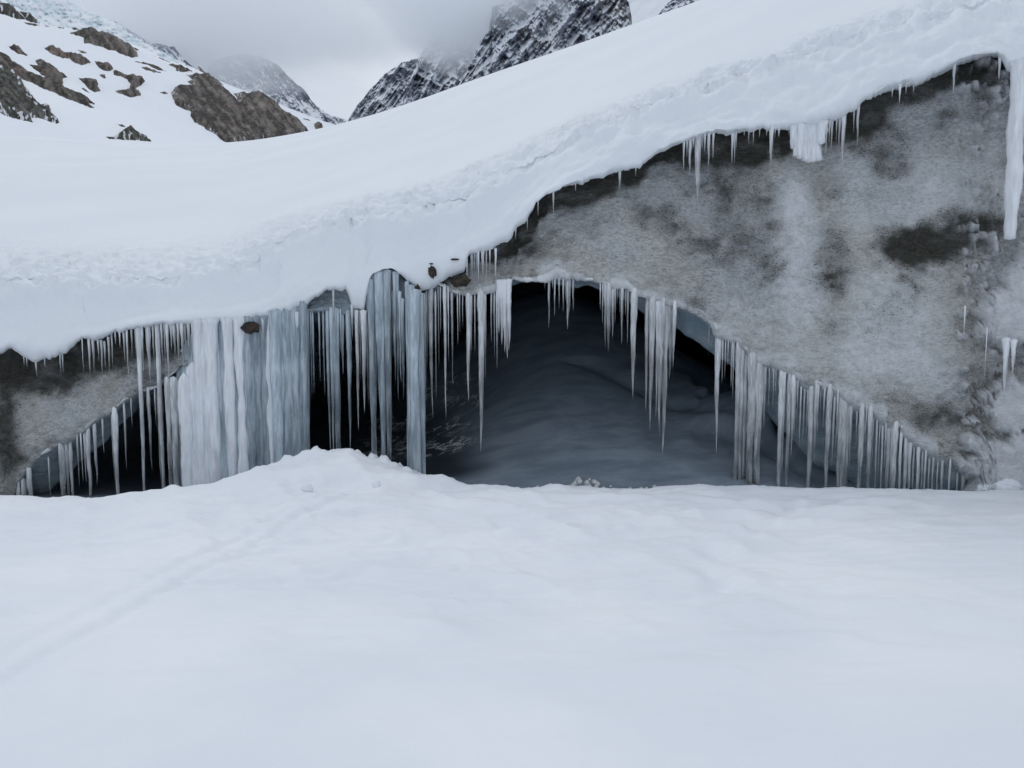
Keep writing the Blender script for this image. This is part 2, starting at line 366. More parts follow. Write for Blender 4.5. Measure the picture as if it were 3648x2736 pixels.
disp = np.where(K > 2, crust, crust * 0.4) * 0.030 * np.sin(2 * math.pi * ph_) * (0.4 + 1.2 * fbm(XX * 1.6, sl * 1.6, 3, 67))
disp += crust ** 2 * 0.13 * (fbm(XX * 4.2 + sl * 1.2 + wr, sl * 3.0 - XX * 1.3, 3, 71, 0.6) - 0.5) * 1.6
disp += crust * 0.09 * (fbm(XX * 10, sl * 7, 4, 72, 0.6) - 0.5)
disp += front * (0.13 + 0.10 * right) * sstep(0, 0.15, tt) * (fbm(XX * 1.7, sl * 2.2, 5, 73) - 0.5)
disp += (front + np.where((K > 2) & (K < 3), 1, 0)) * right * 0.15 * (fbm(XX * 2.6, sl * 3.2, 5, 74) - 0.5) * np.where(K > 2, sstep(0.35, 0.0, uu), 1)
disp += front * 0.03 * (fbm(XX * 8, sl * 8, 4, 75) - 0.5) * sstep(0, 0.1, tt)
# the crusted edge overhangs a smoother recessed band
dp = np.interp(px, [-1600, 0, 700, 960, 1000, 1800, 2100, 5300], [0.16, 0.17, 0.20, 0.20, 0.10, 0.12, 0.05, 0.04]) * (0.6 + 0.8 * fbm(XX * 0.9, XX * 0, 3, 79))
tb = 0.80 + 0.14 * (fbm(XX * 1.5, XX * 0 + 4, 4, 69) - 0.5)
disp -= dp * front * sstep(tb + 0.08, tb - 0.12, tt) * sstep(0.12, 0.5, tt)
disp += np.where((K >= 2) & (K <= 3), 0.35 * (fbm(XX * 0.10, YY * 0.08, 2, 76) - 0.5) * sstep(0.05, 0.5, uu) * sstep(1.0, 0.9, uu), 0)
disp += np.where((K >= 2) & (K <= 3), 0.005 * (fbm(XX * 1.5, YY * 0.9, 4, 77) - 0.5), 0)
P = P + N * disp[..., None]
structure(grid_obj('glacier_snow_cap', P, M_capsnow))

# ------------------------------------------------------------------ glacier: dirty ice face, arch edge and cave roof
xs = xcols(7.0)
L = LIP(xs); B = ARCH(xs) + 8 * (fbm(xs / 22, xs * 0 + 5, 4, 81) - 0.5) * ((xs > 80) & (xs < 3470)); B2 = np.maximum(ARCH2(xs), B + 4) + 22 * (fbm(xs / 45, xs * 0, 3, 82) - 0.5) * ((xs > 80) & (xs < 3100))
YF = y_face(xs)
Tt = L - 70
rows, kk = [], []
NR = 150
for i in range(NR):
    s_ = i / (NR - 1)
    rows.append(unproj(xs, Tt + (B - Tt) * s_, YF + 0.42 * (1 - s_) ** 1.3)); kk.append(s_)
base = rows[-1].copy()
def arow(y, dY):
    return unproj(xs, y, YF + dY)
for i in range(1, 11):                                       # the clear blue thickness of the edge
    f = i / 10
    rows.append(arow(B + (B2 - B) * f, 0.10 * math.sin(f * math.pi / 2) + 0.40 * f)); kk.append(1 + f)
e = rows[-1].copy()
rise = np.interp(xs, [0, 1400, 1900, 2200, 2600, 3200], [0.2, 0.3, 0.75, 0.6, 0.1, 0.0])
for dY, fz in ((0.9, 0.3), (1.6, 0.55), (2.6, 0.8), (4.0, 1.0), (5.5, 1.0), (7.0, 0.95), (9.0, 0.8), (11.0, 0.5), (12.5, -0.2), (13.2, -2.0), (13.4, -5.0)):
    q = e.copy(); q[:, 0] *= (YF + dY) / e[:, 1]; q[:, 1] = YF + dY
    q[:, 2] = e[:, 2] + rise * fz + (fz < -1) * fz
    rows.append(q); kk.append(2 + dY / 10)
P = np.stack(rows, 1); K = np.broadcast_to(np.array(kk)[None, :], P.shape[:2])
px = np.broadcast_to(xs[:, None], K.shape)
py = Tt[:, None] + (B - Tt)[:, None] * np.clip(K, 0, 1)
lipd = py - L[:, None]                                        # pixels below the lip
def blob(x, y, rx, ry, ang=0.0):
    ca, sa = math.cos(ang), math.sin(ang)
    dx, dy = px - x, py - y
    return np.exp(-(((dx * ca + dy * sa) / rx) ** 2 + ((-dx * sa + dy * ca) / ry) ** 2))
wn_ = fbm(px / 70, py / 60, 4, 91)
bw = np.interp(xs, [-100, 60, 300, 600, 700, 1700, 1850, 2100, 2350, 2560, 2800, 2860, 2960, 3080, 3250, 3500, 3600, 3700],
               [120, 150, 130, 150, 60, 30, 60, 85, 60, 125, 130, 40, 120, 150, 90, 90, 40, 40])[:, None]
dirt_shade = 0.95 * sstep(bw * 1.25, bw * 0.45, lipd + 60 * (wn_ - 0.5))  # bare dirty ice below the lip, with the lip's shadow painted in
for (x, y, rx, ry, a, ang) in [(2640, 850, 120, 80, .62, 0), (2950, 830, 85, 100, .48, 0), (3330, 880, 260, 75, .95, -0.25), (3200, 850, 120, 60, .6, 0), (3440, 800, 110, 60, .5, -0.4),
        (2560, 690, 70, 90, .5, 0), (2230, 760, 70, 90, .35, 0), (3370, 1490, 130, 55, .8, -0.1), (3200, 1420, 160, 40, .3, 0.3), (3150, 570, 90, 60, .62, 0), (3090, 450, 80, 110, .5, 0),
        (3500, 420, 60, 150, .45, 0), (1860, 850, 70, 60, .55, 0), (2860, 960, 110, 60, .35, 0), (2760, 700, 90, 60, .5, 0), (2980, 1000, 60, 60, .5, 0), (2440, 820, 60, 40, .25, 0), (2380, 960, 60, 70, .2, 0),
        (2700, 1010, 60, 50, .2, 0), (20, 1520, 55, 130, .95, 0), (30, 1640, 60, 60, .7, 0), (40, 1380, 50, 60, .3, 0), (3250, 1010, 50, 40, .3, 0), (2060, 720, 60, 40, .5, 0), (1640, 1010, 60, 40, .55, 0), (3000, 1060, 40, 60, .35, 0)]:
    dirt_shade = dirt_shade + a * blob(x, y, rx, ry, ang)
dirt_shade = dirt_shade * (0.55 + 0.9 * fbm(px / 55 + 1.5 * fbm(px / 120, py / 120, 2, 88), py / 45, 4, 89))
dirt_shade = np.maximum(dirt_shade * 1.25, 0.05) + 0.45 * sstep(0.50, 0.68, fbm(px / 150, py / 120, 5, 85, 0.6))
# thick crusts of snow plastered on the wall at the right frame edge
crustm = np.zeros_like(dirt_shade)
for (x, y, rx, ry) in [(3600, 1130, 115, 100), (3660, 1000, 80, 90), (3600, 1440, 80, 90), (3560, 1640, 120, 70), (3640, 1700, 120, 90), (3500, 1590, 60, 35), (3450, 1565, 30, 20), (3640, 1580, 60, 40), (3530, 1740, 60, 50)]:
    crustm = np.maximum(crustm, 1.25 - np.sqrt(((px - x) / rx) ** 2 + ((py - y) / ry) ** 2))
crustm = sstep(0.0, 0.35, crustm + 0.9 * (fbm(px / 34, py / 30, 5, 87) - 0.5)) * sstep(3380, 3440, px) * (K <= 1)
frost = np.zeros_like(dirt_shade)
for (x, y, rx, ry, a) in [(2830, 700, 55, 130, .75), (2840, 1000, 85, 240, .85), (3180, 1140, 190, 210, 1.0), (3080, 790, 150, 60, .35), (3320, 680, 190, 110, .6), (3050, 1290, 170, 70, .45), (2620, 1080, 110, 60, .3), (2150, 850, 160, 60, .22), (3030, 620, 70, 90, .35), (3540, 600, 90, 220, .35), (2700, 1180, 120, 90, .45),
        (220, 1480, 170, 110, .25), (2330, 900, 220, 120, .12), (3300, 1330, 170, 100, .3), (1970, 950, 70, 30, .8), (2210, 1000, 80, 30, .7), (2360, 1060, 60, 35, .55), (2580, 1190, 50, 30, .8), (2760, 1290, 90, 30, .9), (3000, 1390, 120, 30, .35), (1720, 1020, 90, 40, .6)]:
    frost = frost + a * blob(x, y, rx, ry)
dirt_shade = np.clip(dirt_shade - 0.8 * frost, 0, 1.15) * (1 - 0.85 * crustm)
frost = np.maximum(frost, 1.3 * crustm)
edgef = sstep(0.955, 1.0, K) * (K <= 1) * sstep(1700, 1760, px)
frost = frost + 0.9 * edgef * sstep(0.38, 0.58, fbm(px / 60, px * 0, 3, 84))
dirt_shade = dirt_shade * (1 - 0.7 * edgef)
frost = np.clip(frost * (0.5 + 1.3 * fbm(px / 30, py / 24, 5, 93, 0.6)), 0, 1)
isf_ = (K <= 1.0).astype(float)
clear = np.where(K > 1, sstep(1.0, 1.15, K), 0.0)
frost = np.maximum(frost, 0.35 * isf_ * sstep(1000, 1090, px) * sstep(1500, 1440, px))
clear = np.maximum(clear, 0.6 * isf_ * sstep(1000, 1090, px) * sstep(1500, 1440, px))
dirt_shade = dirt_shade * (1 - 0.9 * sstep(1000, 1090, px) * sstep(1500, 1440, px))
isf = (K <= 1.0)
N = grid_normals(P)
if N[len(xs) // 2, 60, 1] > 0: N = -N
SX, SZ = P[..., 0], P[..., 2]
edge = np.where(isf, sstep(0.90, 1.0, K), sstep(1.35, 1.0, K))
disp = isf * (0.30 * (fbm(SX * 0.55, SZ * 0.6, 3, 94) - 0.5) * sstep(1.0, 0.8, K) + 0.10 * (fbm(SX * 3, SZ * 4.2, 4, 95) - 0.5) + 0.07 * (fbm(SX * 10, SZ * 17, 4, 96) - 0.5))
disp += 0.03 * frost * isf + isf * crustm * (0.08 + 0.17 * fbm(SX * 4, SZ * 4, 4, 86))
disp += 0.07 * edge * (fbm(SX * 9, SZ * 9, 4, 97) - 0.25)
disp += np.where(K > 1.3, 0.10 * (fbm(SX * 1.3, P[..., 1] * 1.3, 4, 98) - 0.5), 0)
P = P + N * disp[..., None]
face = structure(grid_obj('glacier_ice_face', P, M_wall, attrs={'dirt_shade': dirt_shade, 'frost': frost, 'clear': clear, 'plaster': crustm * sstep(0.36, 0.5, fbm(px / 40, py / 30, 4, 83) + 0.12)}))

# lumpy rim of rime along the arch edge, from which the icicles hang
M_rime = mat_snow('rime', (0.50, 0.52, 0.53), (0.78, 0.81, 0.84), 2.2, 40.0, 0.02, 0.8)
def rime_rim(xa, xb, sd0):
    rx_ = np.arange(xa, xb, 5.0); nsd = 10; th = np.linspace(0, 2 * math.pi, nsd + 1)
    c0 = unproj(rx_, ARCH(rx_) - 3, y_face(rx_) + 0.005)
    lump = np.zeros_like(rx_)
    for (x, wdt, a_) in [(1735, 60, .035), (1970, 55, .05), (2205, 60, .045), (2370, 45, .03), (2575, 40, .04), (2640, 30, .03), (2750, 75, .05), (2840, 30, .03), (3000, 60, .012)]:
        lump = np.maximum(lump, a_ * np.exp(-((rx_ - x) / wdt) ** 2))
    rad = (0.016 + lump + 0.05 * np.clip(fbm(rx_ / 28, rx_ * 0, 4, sd0) - 0.42, 0, 1)) * np.minimum(1, np.minimum(rx_ - xa, xb - rx_) / 60 + 0.05)
    q = 0.65 + 0.7 * fbm(rx_[:, None] / 9 + 0 * th, 2.2 * np.cos(th) + 1.3 * np.sin(th) + 5, 4, sd0 + 1, 0.6); q[:, -1] = q[:, 0]
    V = np.stack([c0[:, 0:1] + 0 * th, c0[:, 1:2] + rad[:, None] * q * np.cos(th), c0[:, 2:3] + 1.15 * rad[:, None] * q * np.sin(th)], -1)
    return grid_obj('rime_rim', V, M_rime, face)
rime_rim(1500, 3440, 880); rime_rim(90, 640, 890)

# ------------------------------------------------------------------ cave floor
cpt = [(-200, 1830, 10), (500, 1820, 10), (1200, 1820, 10), (1900, 1790, 10), (2500, 1790, 10), (3100, 1790, 10), (3700, 1790, 9.6),
       (1850, 1062, 17), (2045, 1100, 16), (2140, 1150, 15.4), (2250, 1240, 14.6), (2400, 1400, 13.2), (2620, 1500, 12.2), (2900, 1600, 11.4), (3150, 1740, 10.9),
       (1900, 1400, 13), (2100, 1450, 12.4), (1700, 1250, 15.5), (1500, 1480, 14.5), (1500, 1640, 12), (1200, 1570, 14), (900, 1640, 13.5), (500, 1690, 13), (0, 1740, 13),
       (1200, 1500, 18), (1600, 1250, 19), (600, 1560, 18), (2050, 1080, 20), (2500, 1300, 18), (3000, 1500, 15), (3500, 1600, 14), (0, 1600, 20)]
cp_ = np.array([unproj(*p) for p in cpt])
def tps(r): return np.where(r > 1e-9, r * r * np.log(r + 1e-9), 0)
A = tps(np.hypot(cp_[:, None, 0] - cp_[None, :, 0], cp_[:, None, 1] - cp_[None, :, 1])) + 0.3 * np.eye(len(cp_))
Pm = np.concatenate([np.ones((len(cp_), 1)), cp_[:, :2]], 1)
sol = np.linalg.solve(np.block([[A, Pm], [Pm.T, np.zeros((3, 3))]]), np.concatenate([cp_[:, 2], np.zeros(3)]))
def floor_z(X, Y):
    r = tps(np.hypot(X[..., None] - cp_[:, 0], Y[..., None] - cp_[:, 1]))
    z = r @ sol[:len(cp_)] + sol[-3] + sol[-2] * X + sol[-1] * Y
    return z
FX, FY = np.meshgrid(np.arange(-12, 12.01, 0.07), np.concatenate([np.arange(9.4, 17, 0.07), np.arange(17, 25.0, 0.25)]), indexing='ij')
FZ = np.clip(floor_z(FX, FY), -2.5, 2.3)
FZ += 0.05 * (fbm(FX * 1.1, FY * 1.1, 3, 101) - 0.5) + 0.012 * (fbm(FX * 6, FY * 14, 4, 102) - 0.5)
fpx = CX + F * FX / FY
# heaped snow bank along the right-hand foot of the arch
bank = sstep(2350, 2650, fpx) * sstep(11.0, 12.0, FY + (fpx - 2500) / 900)
FZ += bank * 0.40 * sstep(0.48, 0.62, fbm(FX * 1.1, FY * 0.9, 3, 103)) * sstep(16, 13, FY)
FZ -= 0.10 * np.exp(-((fpx - (2420 + 260 * (12.6 - FY))) / 60) ** 2) * (FY < 14)
wet_dark = sstep(1760, 1560, fpx + 60 * (FY - 12)) * sstep(10.6, 11.2, FY) + sstep(15.5, 18, FY)  # wet ice on the left; floor also darker towards the back
fpy = CY - F * (SP * FY + CP * (FZ - EYE)) / (CP * FY - SP * (FZ - EYE))      # photo row of each floor point
crst = np.zeros_like(FZ)
for (x, y, rx, ry) in [(1440, 1390, 170, 50), (1500, 1510, 200, 40), (1480, 1580, 210, 45), (1400, 1620, 150, 25), (1610, 1350, 80, 25), (1640, 1430, 110, 25)]:
    crst = np.maximum(crst, sstep(1.15, 0.75, np.hypot((fpx - x) / rx, (fpy - y) / ry)))
structure(grid_obj('cave_floor', np.stack([FX, FY, FZ], -1), M_floor, attrs={'wet_dark': np.clip(wet_dark, 0, 1), 'crust': crst}))
# ------------------------------------------------------------------ icicles
rng = np.random.RandomState(3)
def tube(x, yt, yb, wpx, Y, column=False, lean=0.0, sides=9, flat=1.0, foot=False, root=False):
    """icicle of photo width wpx hanging at distance Y; returns verts, quads, base point"""
    tpx = unproj(x, yt, Y); X, z0 = tpx[0], tpx[2]; z1 = zat(yb, Y)
    Ln = z0 - z1; r0 = 0.5 * wpx * Y / F
    n = int(np.clip(Ln / 0.045, 8, 34))
    s = np.linspace(0, 1, n)
    if column: prof = 1.0 - 0.12 * s + 0.08 * np.sin(s * 9 + rng.rand() * 6)
    elif foot: prof = 1.0 - 0.55 * s ** 1.2
    else: prof = np.clip((1 - s) ** np.interp(wpx, [6, 60], [0.62, 0.80]), 0.035, 1) * 1.02
    prof = prof + 0.25 * np.exp(-s * Ln / 0.05)                                   # flare at the root
    if root: prof = prof * (0.55 + 0.45 * np.clip(s * Ln / 0.16, 0, 1) ** 0.7)
    if column == 'dome': prof = prof * np.sqrt(np.clip(s * Ln / 0.12 + 0.02, 0, 1))
    bump = 1 + 0.13 * (np.interp(s, np.linspace(0, 1, 14), rng.rand(14)) - 0.5) * 2 + 0.05 * np.sin(s * Ln * 130 + rng.rand() * 6)
    r = r0 * prof * bump
    wx = 0.35 * r0 * (np.interp(s, np.linspace(0, 1, 6), rng.rand(6)) - 0.5) + lean * s * Ln
    wy = 0.35 * r0 * (np.interp(s, np.linspace(0, 1, 6), rng.rand(6)) - 0.5)
    th = np.linspace(0, 2 * math.pi, sides, endpoint=False)
    lob = 1 + 0.16 * np.cos(th * 2 + rng.rand() * 6) + 0.10 * np.cos(th * 3 + rng.rand() * 6)
    zz = -s * Ln; 
    V = np.stack([wx[:, None] + r[:, None] * np.cos(th) * lob, wy[:, None] + r[:, None] * np.sin(th) * lob * flat, np.broadcast_to(zz[:, None], (n, sides))], -1)
    i = np.arange(n * sides).reshape(n, sides); j = np.roll(i, -1, 1)
    Q = np.stack([i[:-1], i[1:], j[1:], j[:-1]], -1).reshape(-1, 4)
    V = np.concatenate([V.reshape(-1, 3), [[wx[0], wy[0], 0.02], [wx[-1], wy[-1], zz[-1] - 0.015]]])
    caps = [(n * sides, i[0, k], i[0, (k + 1) % sides], i[0, (k + 2) % sides]) for k in range(0, sides - 1, 2)] + \
           [(n * sides + 1, i[-1, (k + 2) % sides], i[-1, (k + 1) % sides], i[-1, k]) for k in range(0, sides - 1, 2)]
    global ALONG
    ALONG = np.concatenate([np.repeat(s, sides), [0.0, 1.0]]) * (0.35 if column else 1.0)
    return V, np.concatenate([Q, np.array(caps)]), (X, Y, z0)

ORD = ['first', 'second', 'third', 'fourth', 'fifth', 'sixth', 'seventh', 'eighth', 'ninth', 'tenth', 'eleventh', 'twelfth', 'thirteenth', 'fourteenth', 'fifteenth',
       'sixteenth', 'seventeenth', 'eighteenth', 'nineteenth']
TENS = {20: 'twent', 30: 'thirt', 40: 'fort', 50: 'fift'}
def ordinal(i):
    if i < 19: return ORD[i]
    n = i + 1; a, b = n // 10 * 10, n % 10
    return TENS[a] + ('ieth' if b == 0 else 'y-' + ORD[b - 1])

R2 = (1216, 0, .5497); R3 = (2432, 0, .5497); R4 = (0, 1000, .5123); R5 = (900, 900, .5123); R6 = (1800, 900, .5123); R7 = (2600, 900, .5425)
DOWN = 1830      # buried foot of an icicle that reaches the snow
EDGE = curve([(0, 1772), (90, 1783), (400, 1782), (600, 1768), (700, 1755), (760, 1735), (850, 1718), (950, 1697), (1074, 1653), (1228, 1643), (1300, 1648), (1361, 1663), (1510, 1676), (1617, 1704), (1720, 1722), (1802, 1730), (1900, 1745), (2400, 1750), (3648, 1760)])
def hang(reg, items, where, group, mat=M_icicle, dep='arch', extra=0.0, column=False):
    x0, y0, s = reg
    items = sorted(items)
    for k, it in enumerate(items):
        zx, zt, zb, zw = it[:4]
        x, yt, yb, wpx = x0 + zx * s, y0 + zt * s, y0 + zb * s, max(zw * s, 3.6)
        Y = (y_lip(x) + 0.13 if dep == 'lip' else y_face(x) + 0.02) + extra + rng.uniform(-0.05, 0.05) + (it[4] if len(it) > 4 else 0)
        touches = yb > EDGE(x) - 14
        if touches: yb = DOWN
        yt = max(yt - 14, float(LIP(x)) - 12) if dep == 'lip' else max(yt - 14, float(ARCH(x)) - 9 if extra > -0.03 else 0)
        yt = max(yt, float(LIP(x)) + (-6 if extra > -0.09 else 8))
        V, Q, loc = tube(x, yt, yb, wpx, float(Y), column is True or (column == 'pillar' and touches), rng.uniform(-0.004, 0.004), foot=touches, root=(dep == 'arch' and extra > -0.03))
        o = mesh_obj('icicle', V, Q, mat, attrs={'along': ALONG}); o.location = loc
        Ln = (yb - yt)
        adj = ('long' if Ln > 330 else 'short' if Ln < 110 else 'medium') + (' thick' if wpx > 17 else ' thin')
        tag(o, f'{ordinal(k)} from the left, {adj} icicle {where}', 'icicle', group)

hang(R4, [(165, 545, 590, 8), (185, 560, 600, 8), (250, 572, 670, 14), (310, 560, 600, 8), (415, 510, 660, 10), (432, 495, 640, 10), (570, 405, 640, 8), (618, 430, 650, 18), (645, 435, 640, 20),
     (680, 420, 560, 14), (703, 440, 700, 16), (725, 450, 610, 14), (752, 420, 700, 14), (775, 390, 610, 10), (860, 370, 560, 16), (880, 370, 720, 16), (912, 350, 540, 16),
     (960, 340, 1505, 38), (985, 345, 640, 18), (1030, 330, 720, 40), (1062, 330, 640, 16), (1090, 320, 1500, 34), (1120, 310, 560, 14), (1160, 300, 700, 26), (1185, 290, 480, 20), (1210, 290, 520, 26),
     (1235, 290, 560, 24), (1262, 290, 590, 20), (1285, 290, 560, 18), (1310, 290, 590, 22), (1335, 290, 560, 16), (800, 370, 440, 10), (830, 370, 470, 10), (940, 345, 600, 14), (1140, 305, 640, 12)],
     'under the low snow lip at far left', 'icicles under the low snow lip', dep='lip')
hang(R4, [(120, 1400, 1520, 30), (160, 1400, 1530, 40), (200, 1310, 1520, 36), (335, 1230, 1500, 12), (420, 1140, 1530, 44), (458, 1130, 1520, 22), (485, 1110, 1525, 28), (535, 1070, 1440, 12),
     (560, 1060, 1400, 10), (580, 1050, 1410, 12), (610, 1045, 1525, 40), (655, 975, 1420, 26), (710, 925, 1200, 14), (775, 920, 1430, 16), (795, 910, 1500, 34), (860, 870, 1310, 24), (910, 820, 1020, 12),
     (985, 800, 1200, 22), (1030, 770, 1320, 30), (1075, 770, 1010, 14), (1110, 760, 1500, 40), (1160, 700, 1500, 44, -.05), (1210, 700, 1500, 60, -.05), (1245, 720, 1500, 30, -.05)],
     'in the small left arch', 'icicles in the small left arch')
hang(R5, [(20, 480, 540, 12), (70, 470, 690, 16), (120, 440, 640, 20), (185, 430, 760, 24), (230, 430, 560, 18), (265, 430, 540, 12), (310, 440, 860, 30), (345, 430, 700, 20), (560, 250, 600, 14), (690, 270, 590, 18),
     (725, 430, 1230, 26), (745, 430, 900, 14), (770, 430, 1110, 34), (792, 430, 1050, 12)],
     'under the snow lip before the frozen curtain', 'icicles before the frozen curtain', dep='lip', extra=-0.02)
hang(R5, [(380, 420, 1180, 24), (400, 420, 1000, 20), (415, 430, 980, 16), (460, 430, 880, 14), (490, 430, 1000, 14), (520, 400, 1420, 42), (548, 400, 1420, 36), (572, 410, 1455, 46), (592, 420, 1340, 22), (610, 420, 700, 14), (622, 430, 840, 26),
     (665, 430, 1380, 50)],
     'between curtain and snow tongue', 'icicles between curtain and snow tongue', M_curtain, extra=0.0)
hang(R5, [(800, 330, 880, 26), (820, 200, 1460, 50), (846, 120, 1300, 56), (872, 110, 1100, 60), (896, 110, 1490, 56), (932, 120, 1490, 50), (958, 120, 800, 22), (972, 300, 720, 12)],
     'filling the notch beside the clear pillar', 'icicles filling the notch', M_curtain, extra=-0.10)
hang(R5, [(985, 160, 900, 26), (1003, 140, 1020, 40), (1024, 300, 900, 30), (1040, 350, 1020, 24), (1074, 170, 1505, 36), (1098, 180, 1505, 56, -.05), (1124, 200, 1505, 64, -.08), (1150, 260, 1505, 50, -.03), (1170, 280, 1505, 30)],
     'making up the stout clear pillar', 'icicles fused into the clear pillar', M_curtain, extra=-0.12, column='pillar')
hang(R5, [(1195, 280, 1060, 20), (1210, 280, 780, 10), (1240, 250, 1150, 40), (1270, 300, 1020, 14), (1290, 230, 800, 10), (1305, 240, 560, 8), (1335, 240, 1150, 24), (1360, 250, 760, 10), (1385, 240, 920, 20),
     (1425, 290, 640, 12), (1440, 300, 560, 8), (1460, 300, 520, 8), (1500, 270, 1030, 50), (1520, 290, 700, 14), (1545, 290, 700, 12), (1590, 230, 1380, 60), (1618, 240, 870, 16),
     (1660, 260, 620, 16), (1680, 260, 740, 12), (1700, 260, 800, 22)],
     'right of the clear pillar before dark cave', 'icicles right of the clear pillar')
hang(R5, [(1715, 220, 560, 40), (1735, 220, 640, 40), (1752, 220, 690, 36), (1768, 220, 735, 40), (1784, 215, 680, 34)], 'in the white cluster left of arch crown', 'white fused cluster left of arch crown', M_white, extra=-0.04)
hang(R5, [(1490, 20, 240, 14), (1520, 20, 200, 10), (1545, 20, 200, 10), (1570, 15, 260, 16), (1600, 5, 240, 24), (1625, 5, 200, 10), (1650, 0, 150, 10), (1690, 0, 230, 18), (1530, 20, 230, 8), (1558, 20, 220, 8)],
     'from the lip left of the ice face', 'icicles at lip left of ice face', dep='lip')
hang(R6, [(275, 170, 250, 6), (305, 120, 525, 18), (330, 130, 250, 10), (345, 130, 440, 12), (375, 130, 390, 12), (405, 120, 410, 16), (420, 110, 330, 12), (435, 100, 530, 30), (450, 110, 420, 12), (473, 110, 400, 22)],
     'at the crown of the cave arch', 'icicles at the arch crown')
hang(R6, [(662, 200, 400, 10), (680, 210, 490, 12), (700, 210, 660, 26), (722, 210, 685, 34), (750, 220, 590, 24), (765, 220, 490, 14), (780, 225, 350, 12), (800, 230, 420, 10), (815, 230, 640, 24), (840, 240, 440, 12), (855, 245, 640, 18), (895, 255, 1015, 50)],
     'right of the arch crown', 'icicles right of the arch crown')
hang(R6, [(990, 300, 1090, 36), (1025, 300, 1230, 46), (1060, 305, 1140, 34), (1085, 310, 1270, 52), (1100, 310, 1000, 34), (1115, 315, 1400, 54), (1150, 325, 880, 54), (1178, 335, 800, 32)],
     'in the dense bunch over cave middle', 'dense bunch of icicles over cave middle')
hang(R6, [(1420, 480, 720, 6), (1485, 530, 1390, 44), (1500, 535, 820, 14), (1515, 540, 900, 12), (1535, 550, 870, 8), (1552, 560, 780, 8), (1566, 565, 700, 8), (1580, 570, 940, 14), (1592, 580, 1030, 14),
     (1625, 610, 1690, 44), (1648, 620, 1690, 52), (1680, 640, 1690, 34), (1720, 710, 1690, 62), (1770, 720, 1690, 62), (1808, 730, 1220, 28), (1840, 740, 1080, 12), (1858, 760, 900, 10), (1870, 770, 1080, 10), (1885, 780, 1000, 8), (1925, 800, 1690, 46), (1945, 810, 1560, 22)],
     'on the upper right arch edge', 'icicles on the upper right arch edge')
hang(R7, [(355, 800, 1400, 16), (395, 800, 1580, 38), (420, 800, 1330, 32), (435, 800, 1250, 18), (450, 820, 1130, 12), (470, 825, 1300, 12), (495, 835, 1280, 14), (515, 840, 1190, 14), (540, 850, 1590, 42), (570, 865, 1380, 26), (585, 875, 1200, 12), (600, 880, 1100, 10),
     (625, 885, 1150, 14), (655, 890, 1590, 36), (672, 890, 1250, 14), (690, 895, 1400, 20), (710, 905, 1300, 14), (735, 930, 1590, 40), (755, 940, 1590, 40), (775, 955, 1590, 50), (800, 970, 1440, 22), (840, 990, 1300, 12), (870, 1005, 1590, 36), (900, 1015, 1300, 14), (925, 1025, 1590, 28),
     (945, 1035, 1480, 14), (970, 1045, 1590, 16), (990, 1055, 1500, 12), (1010, 1060, 1590, 16), (1030, 1070, 1420, 12), (1050, 1085, 1590, 32), (1072, 1100, 1590, 20), (1090, 1120, 1590, 42), (1130, 1150, 1590, 22), (1160, 1170, 1590, 30), (1190, 1200, 1590, 26), (1215, 1225, 1590, 18), (1245, 1235, 1590, 20),
     (1270, 1255, 1590, 12), (1290, 1280, 1590, 16), (1315, 1300, 1590, 12), (1340, 1310, 1590, 16), (1370, 1325, 1590, 12), (1400, 1335, 1590, 16), (1450, 1360, 1590, 18), (1500, 1380, 1590, 14), (1540, 1390, 1590, 32), (1580, 1480, 1590, 26)],
     'on the lower right arch edge', 'icicles on the lower right arch edge')
hang(R7, [(1545, 380, 560, 8), (1690, 520, 820, 8), (1820, 590, 920, 40), (1868, 600, 800, 28)], 'on the wall by right frame edge', 'icicles by the right frame edge', M_white, extra=-0.12)
hang(R3, [(10, 900, 1110, 14), (30, 890, 1020, 12), (50, 890, 1130, 22), (70, 880, 960, 12), (105, 840, 1330, 46), (130, 870, 970, 10), (145, 870, 990, 12), (172, 860, 1110, 20), (200, 850, 1030, 14), (325, 840, 1060, 16), (340, 840, 1060, 14), (350, 845, 980, 8), (400, 850, 880, 6), (430, 845, 940, 8), (460, 845, 950, 8),
     (500, 840, 890, 6), (545, 820, 880, 10), (575, 790, 1090, 34), (600, 825, 900, 10), (625, 830, 890, 14), (690, 820, 880, 8)], 'beneath the high lip over ice face', 'icicles beneath the high lip', dep='lip')
hang(R3, [(722, 790, 960, 44), (745, 790, 1010, 48), (770, 790, 1025, 50), (800, 790, 1040, 54), (828, 790, 1050, 54), (856, 790, 1045, 54), (884, 790, 1040, 48), (908, 780, 930, 46), (926, 780, 860, 34)],
     'in the white block under high lip', 'white frozen block under the high lip', M_white, dep='lip', extra=-0.03, column=True)
hang(R3, [(935, 790, 1000, 14), (955, 780, 930, 14), (970, 780, 1010, 14), (1000, 765, 940, 10), (1020, 755, 980, 16), (1045, 740, 1080, 28), (1112, 690, 860, 12), (1140, 680, 960, 20), (1360, 560, 640, 8), (1410, 550, 670, 12), (1450, 545, 610, 8), (1500, 535, 600, 8), (1520, 520, 560, 6), (1765, 400, 620, 20), (2060, 310, 520, 22)],
     'under the topmost lip right of white block', 'icicles under the topmost lip', dep='lip')
hang(R2, [(1130, 1480, 1550, 8), (1205, 1430, 1500, 5), (1275, 1300, 1400, 6), (1375, 1225, 1410, 14), (1518, 1190, 1240, 8), (1760, 1100, 1140, 6), (1805, 1085, 1240, 18), (1865, 1070, 1110, 5), (1908, 1080, 1140, 6)],
     'under the middle of the snow lip', 'icicles under the middle of the lip', dep='lip')
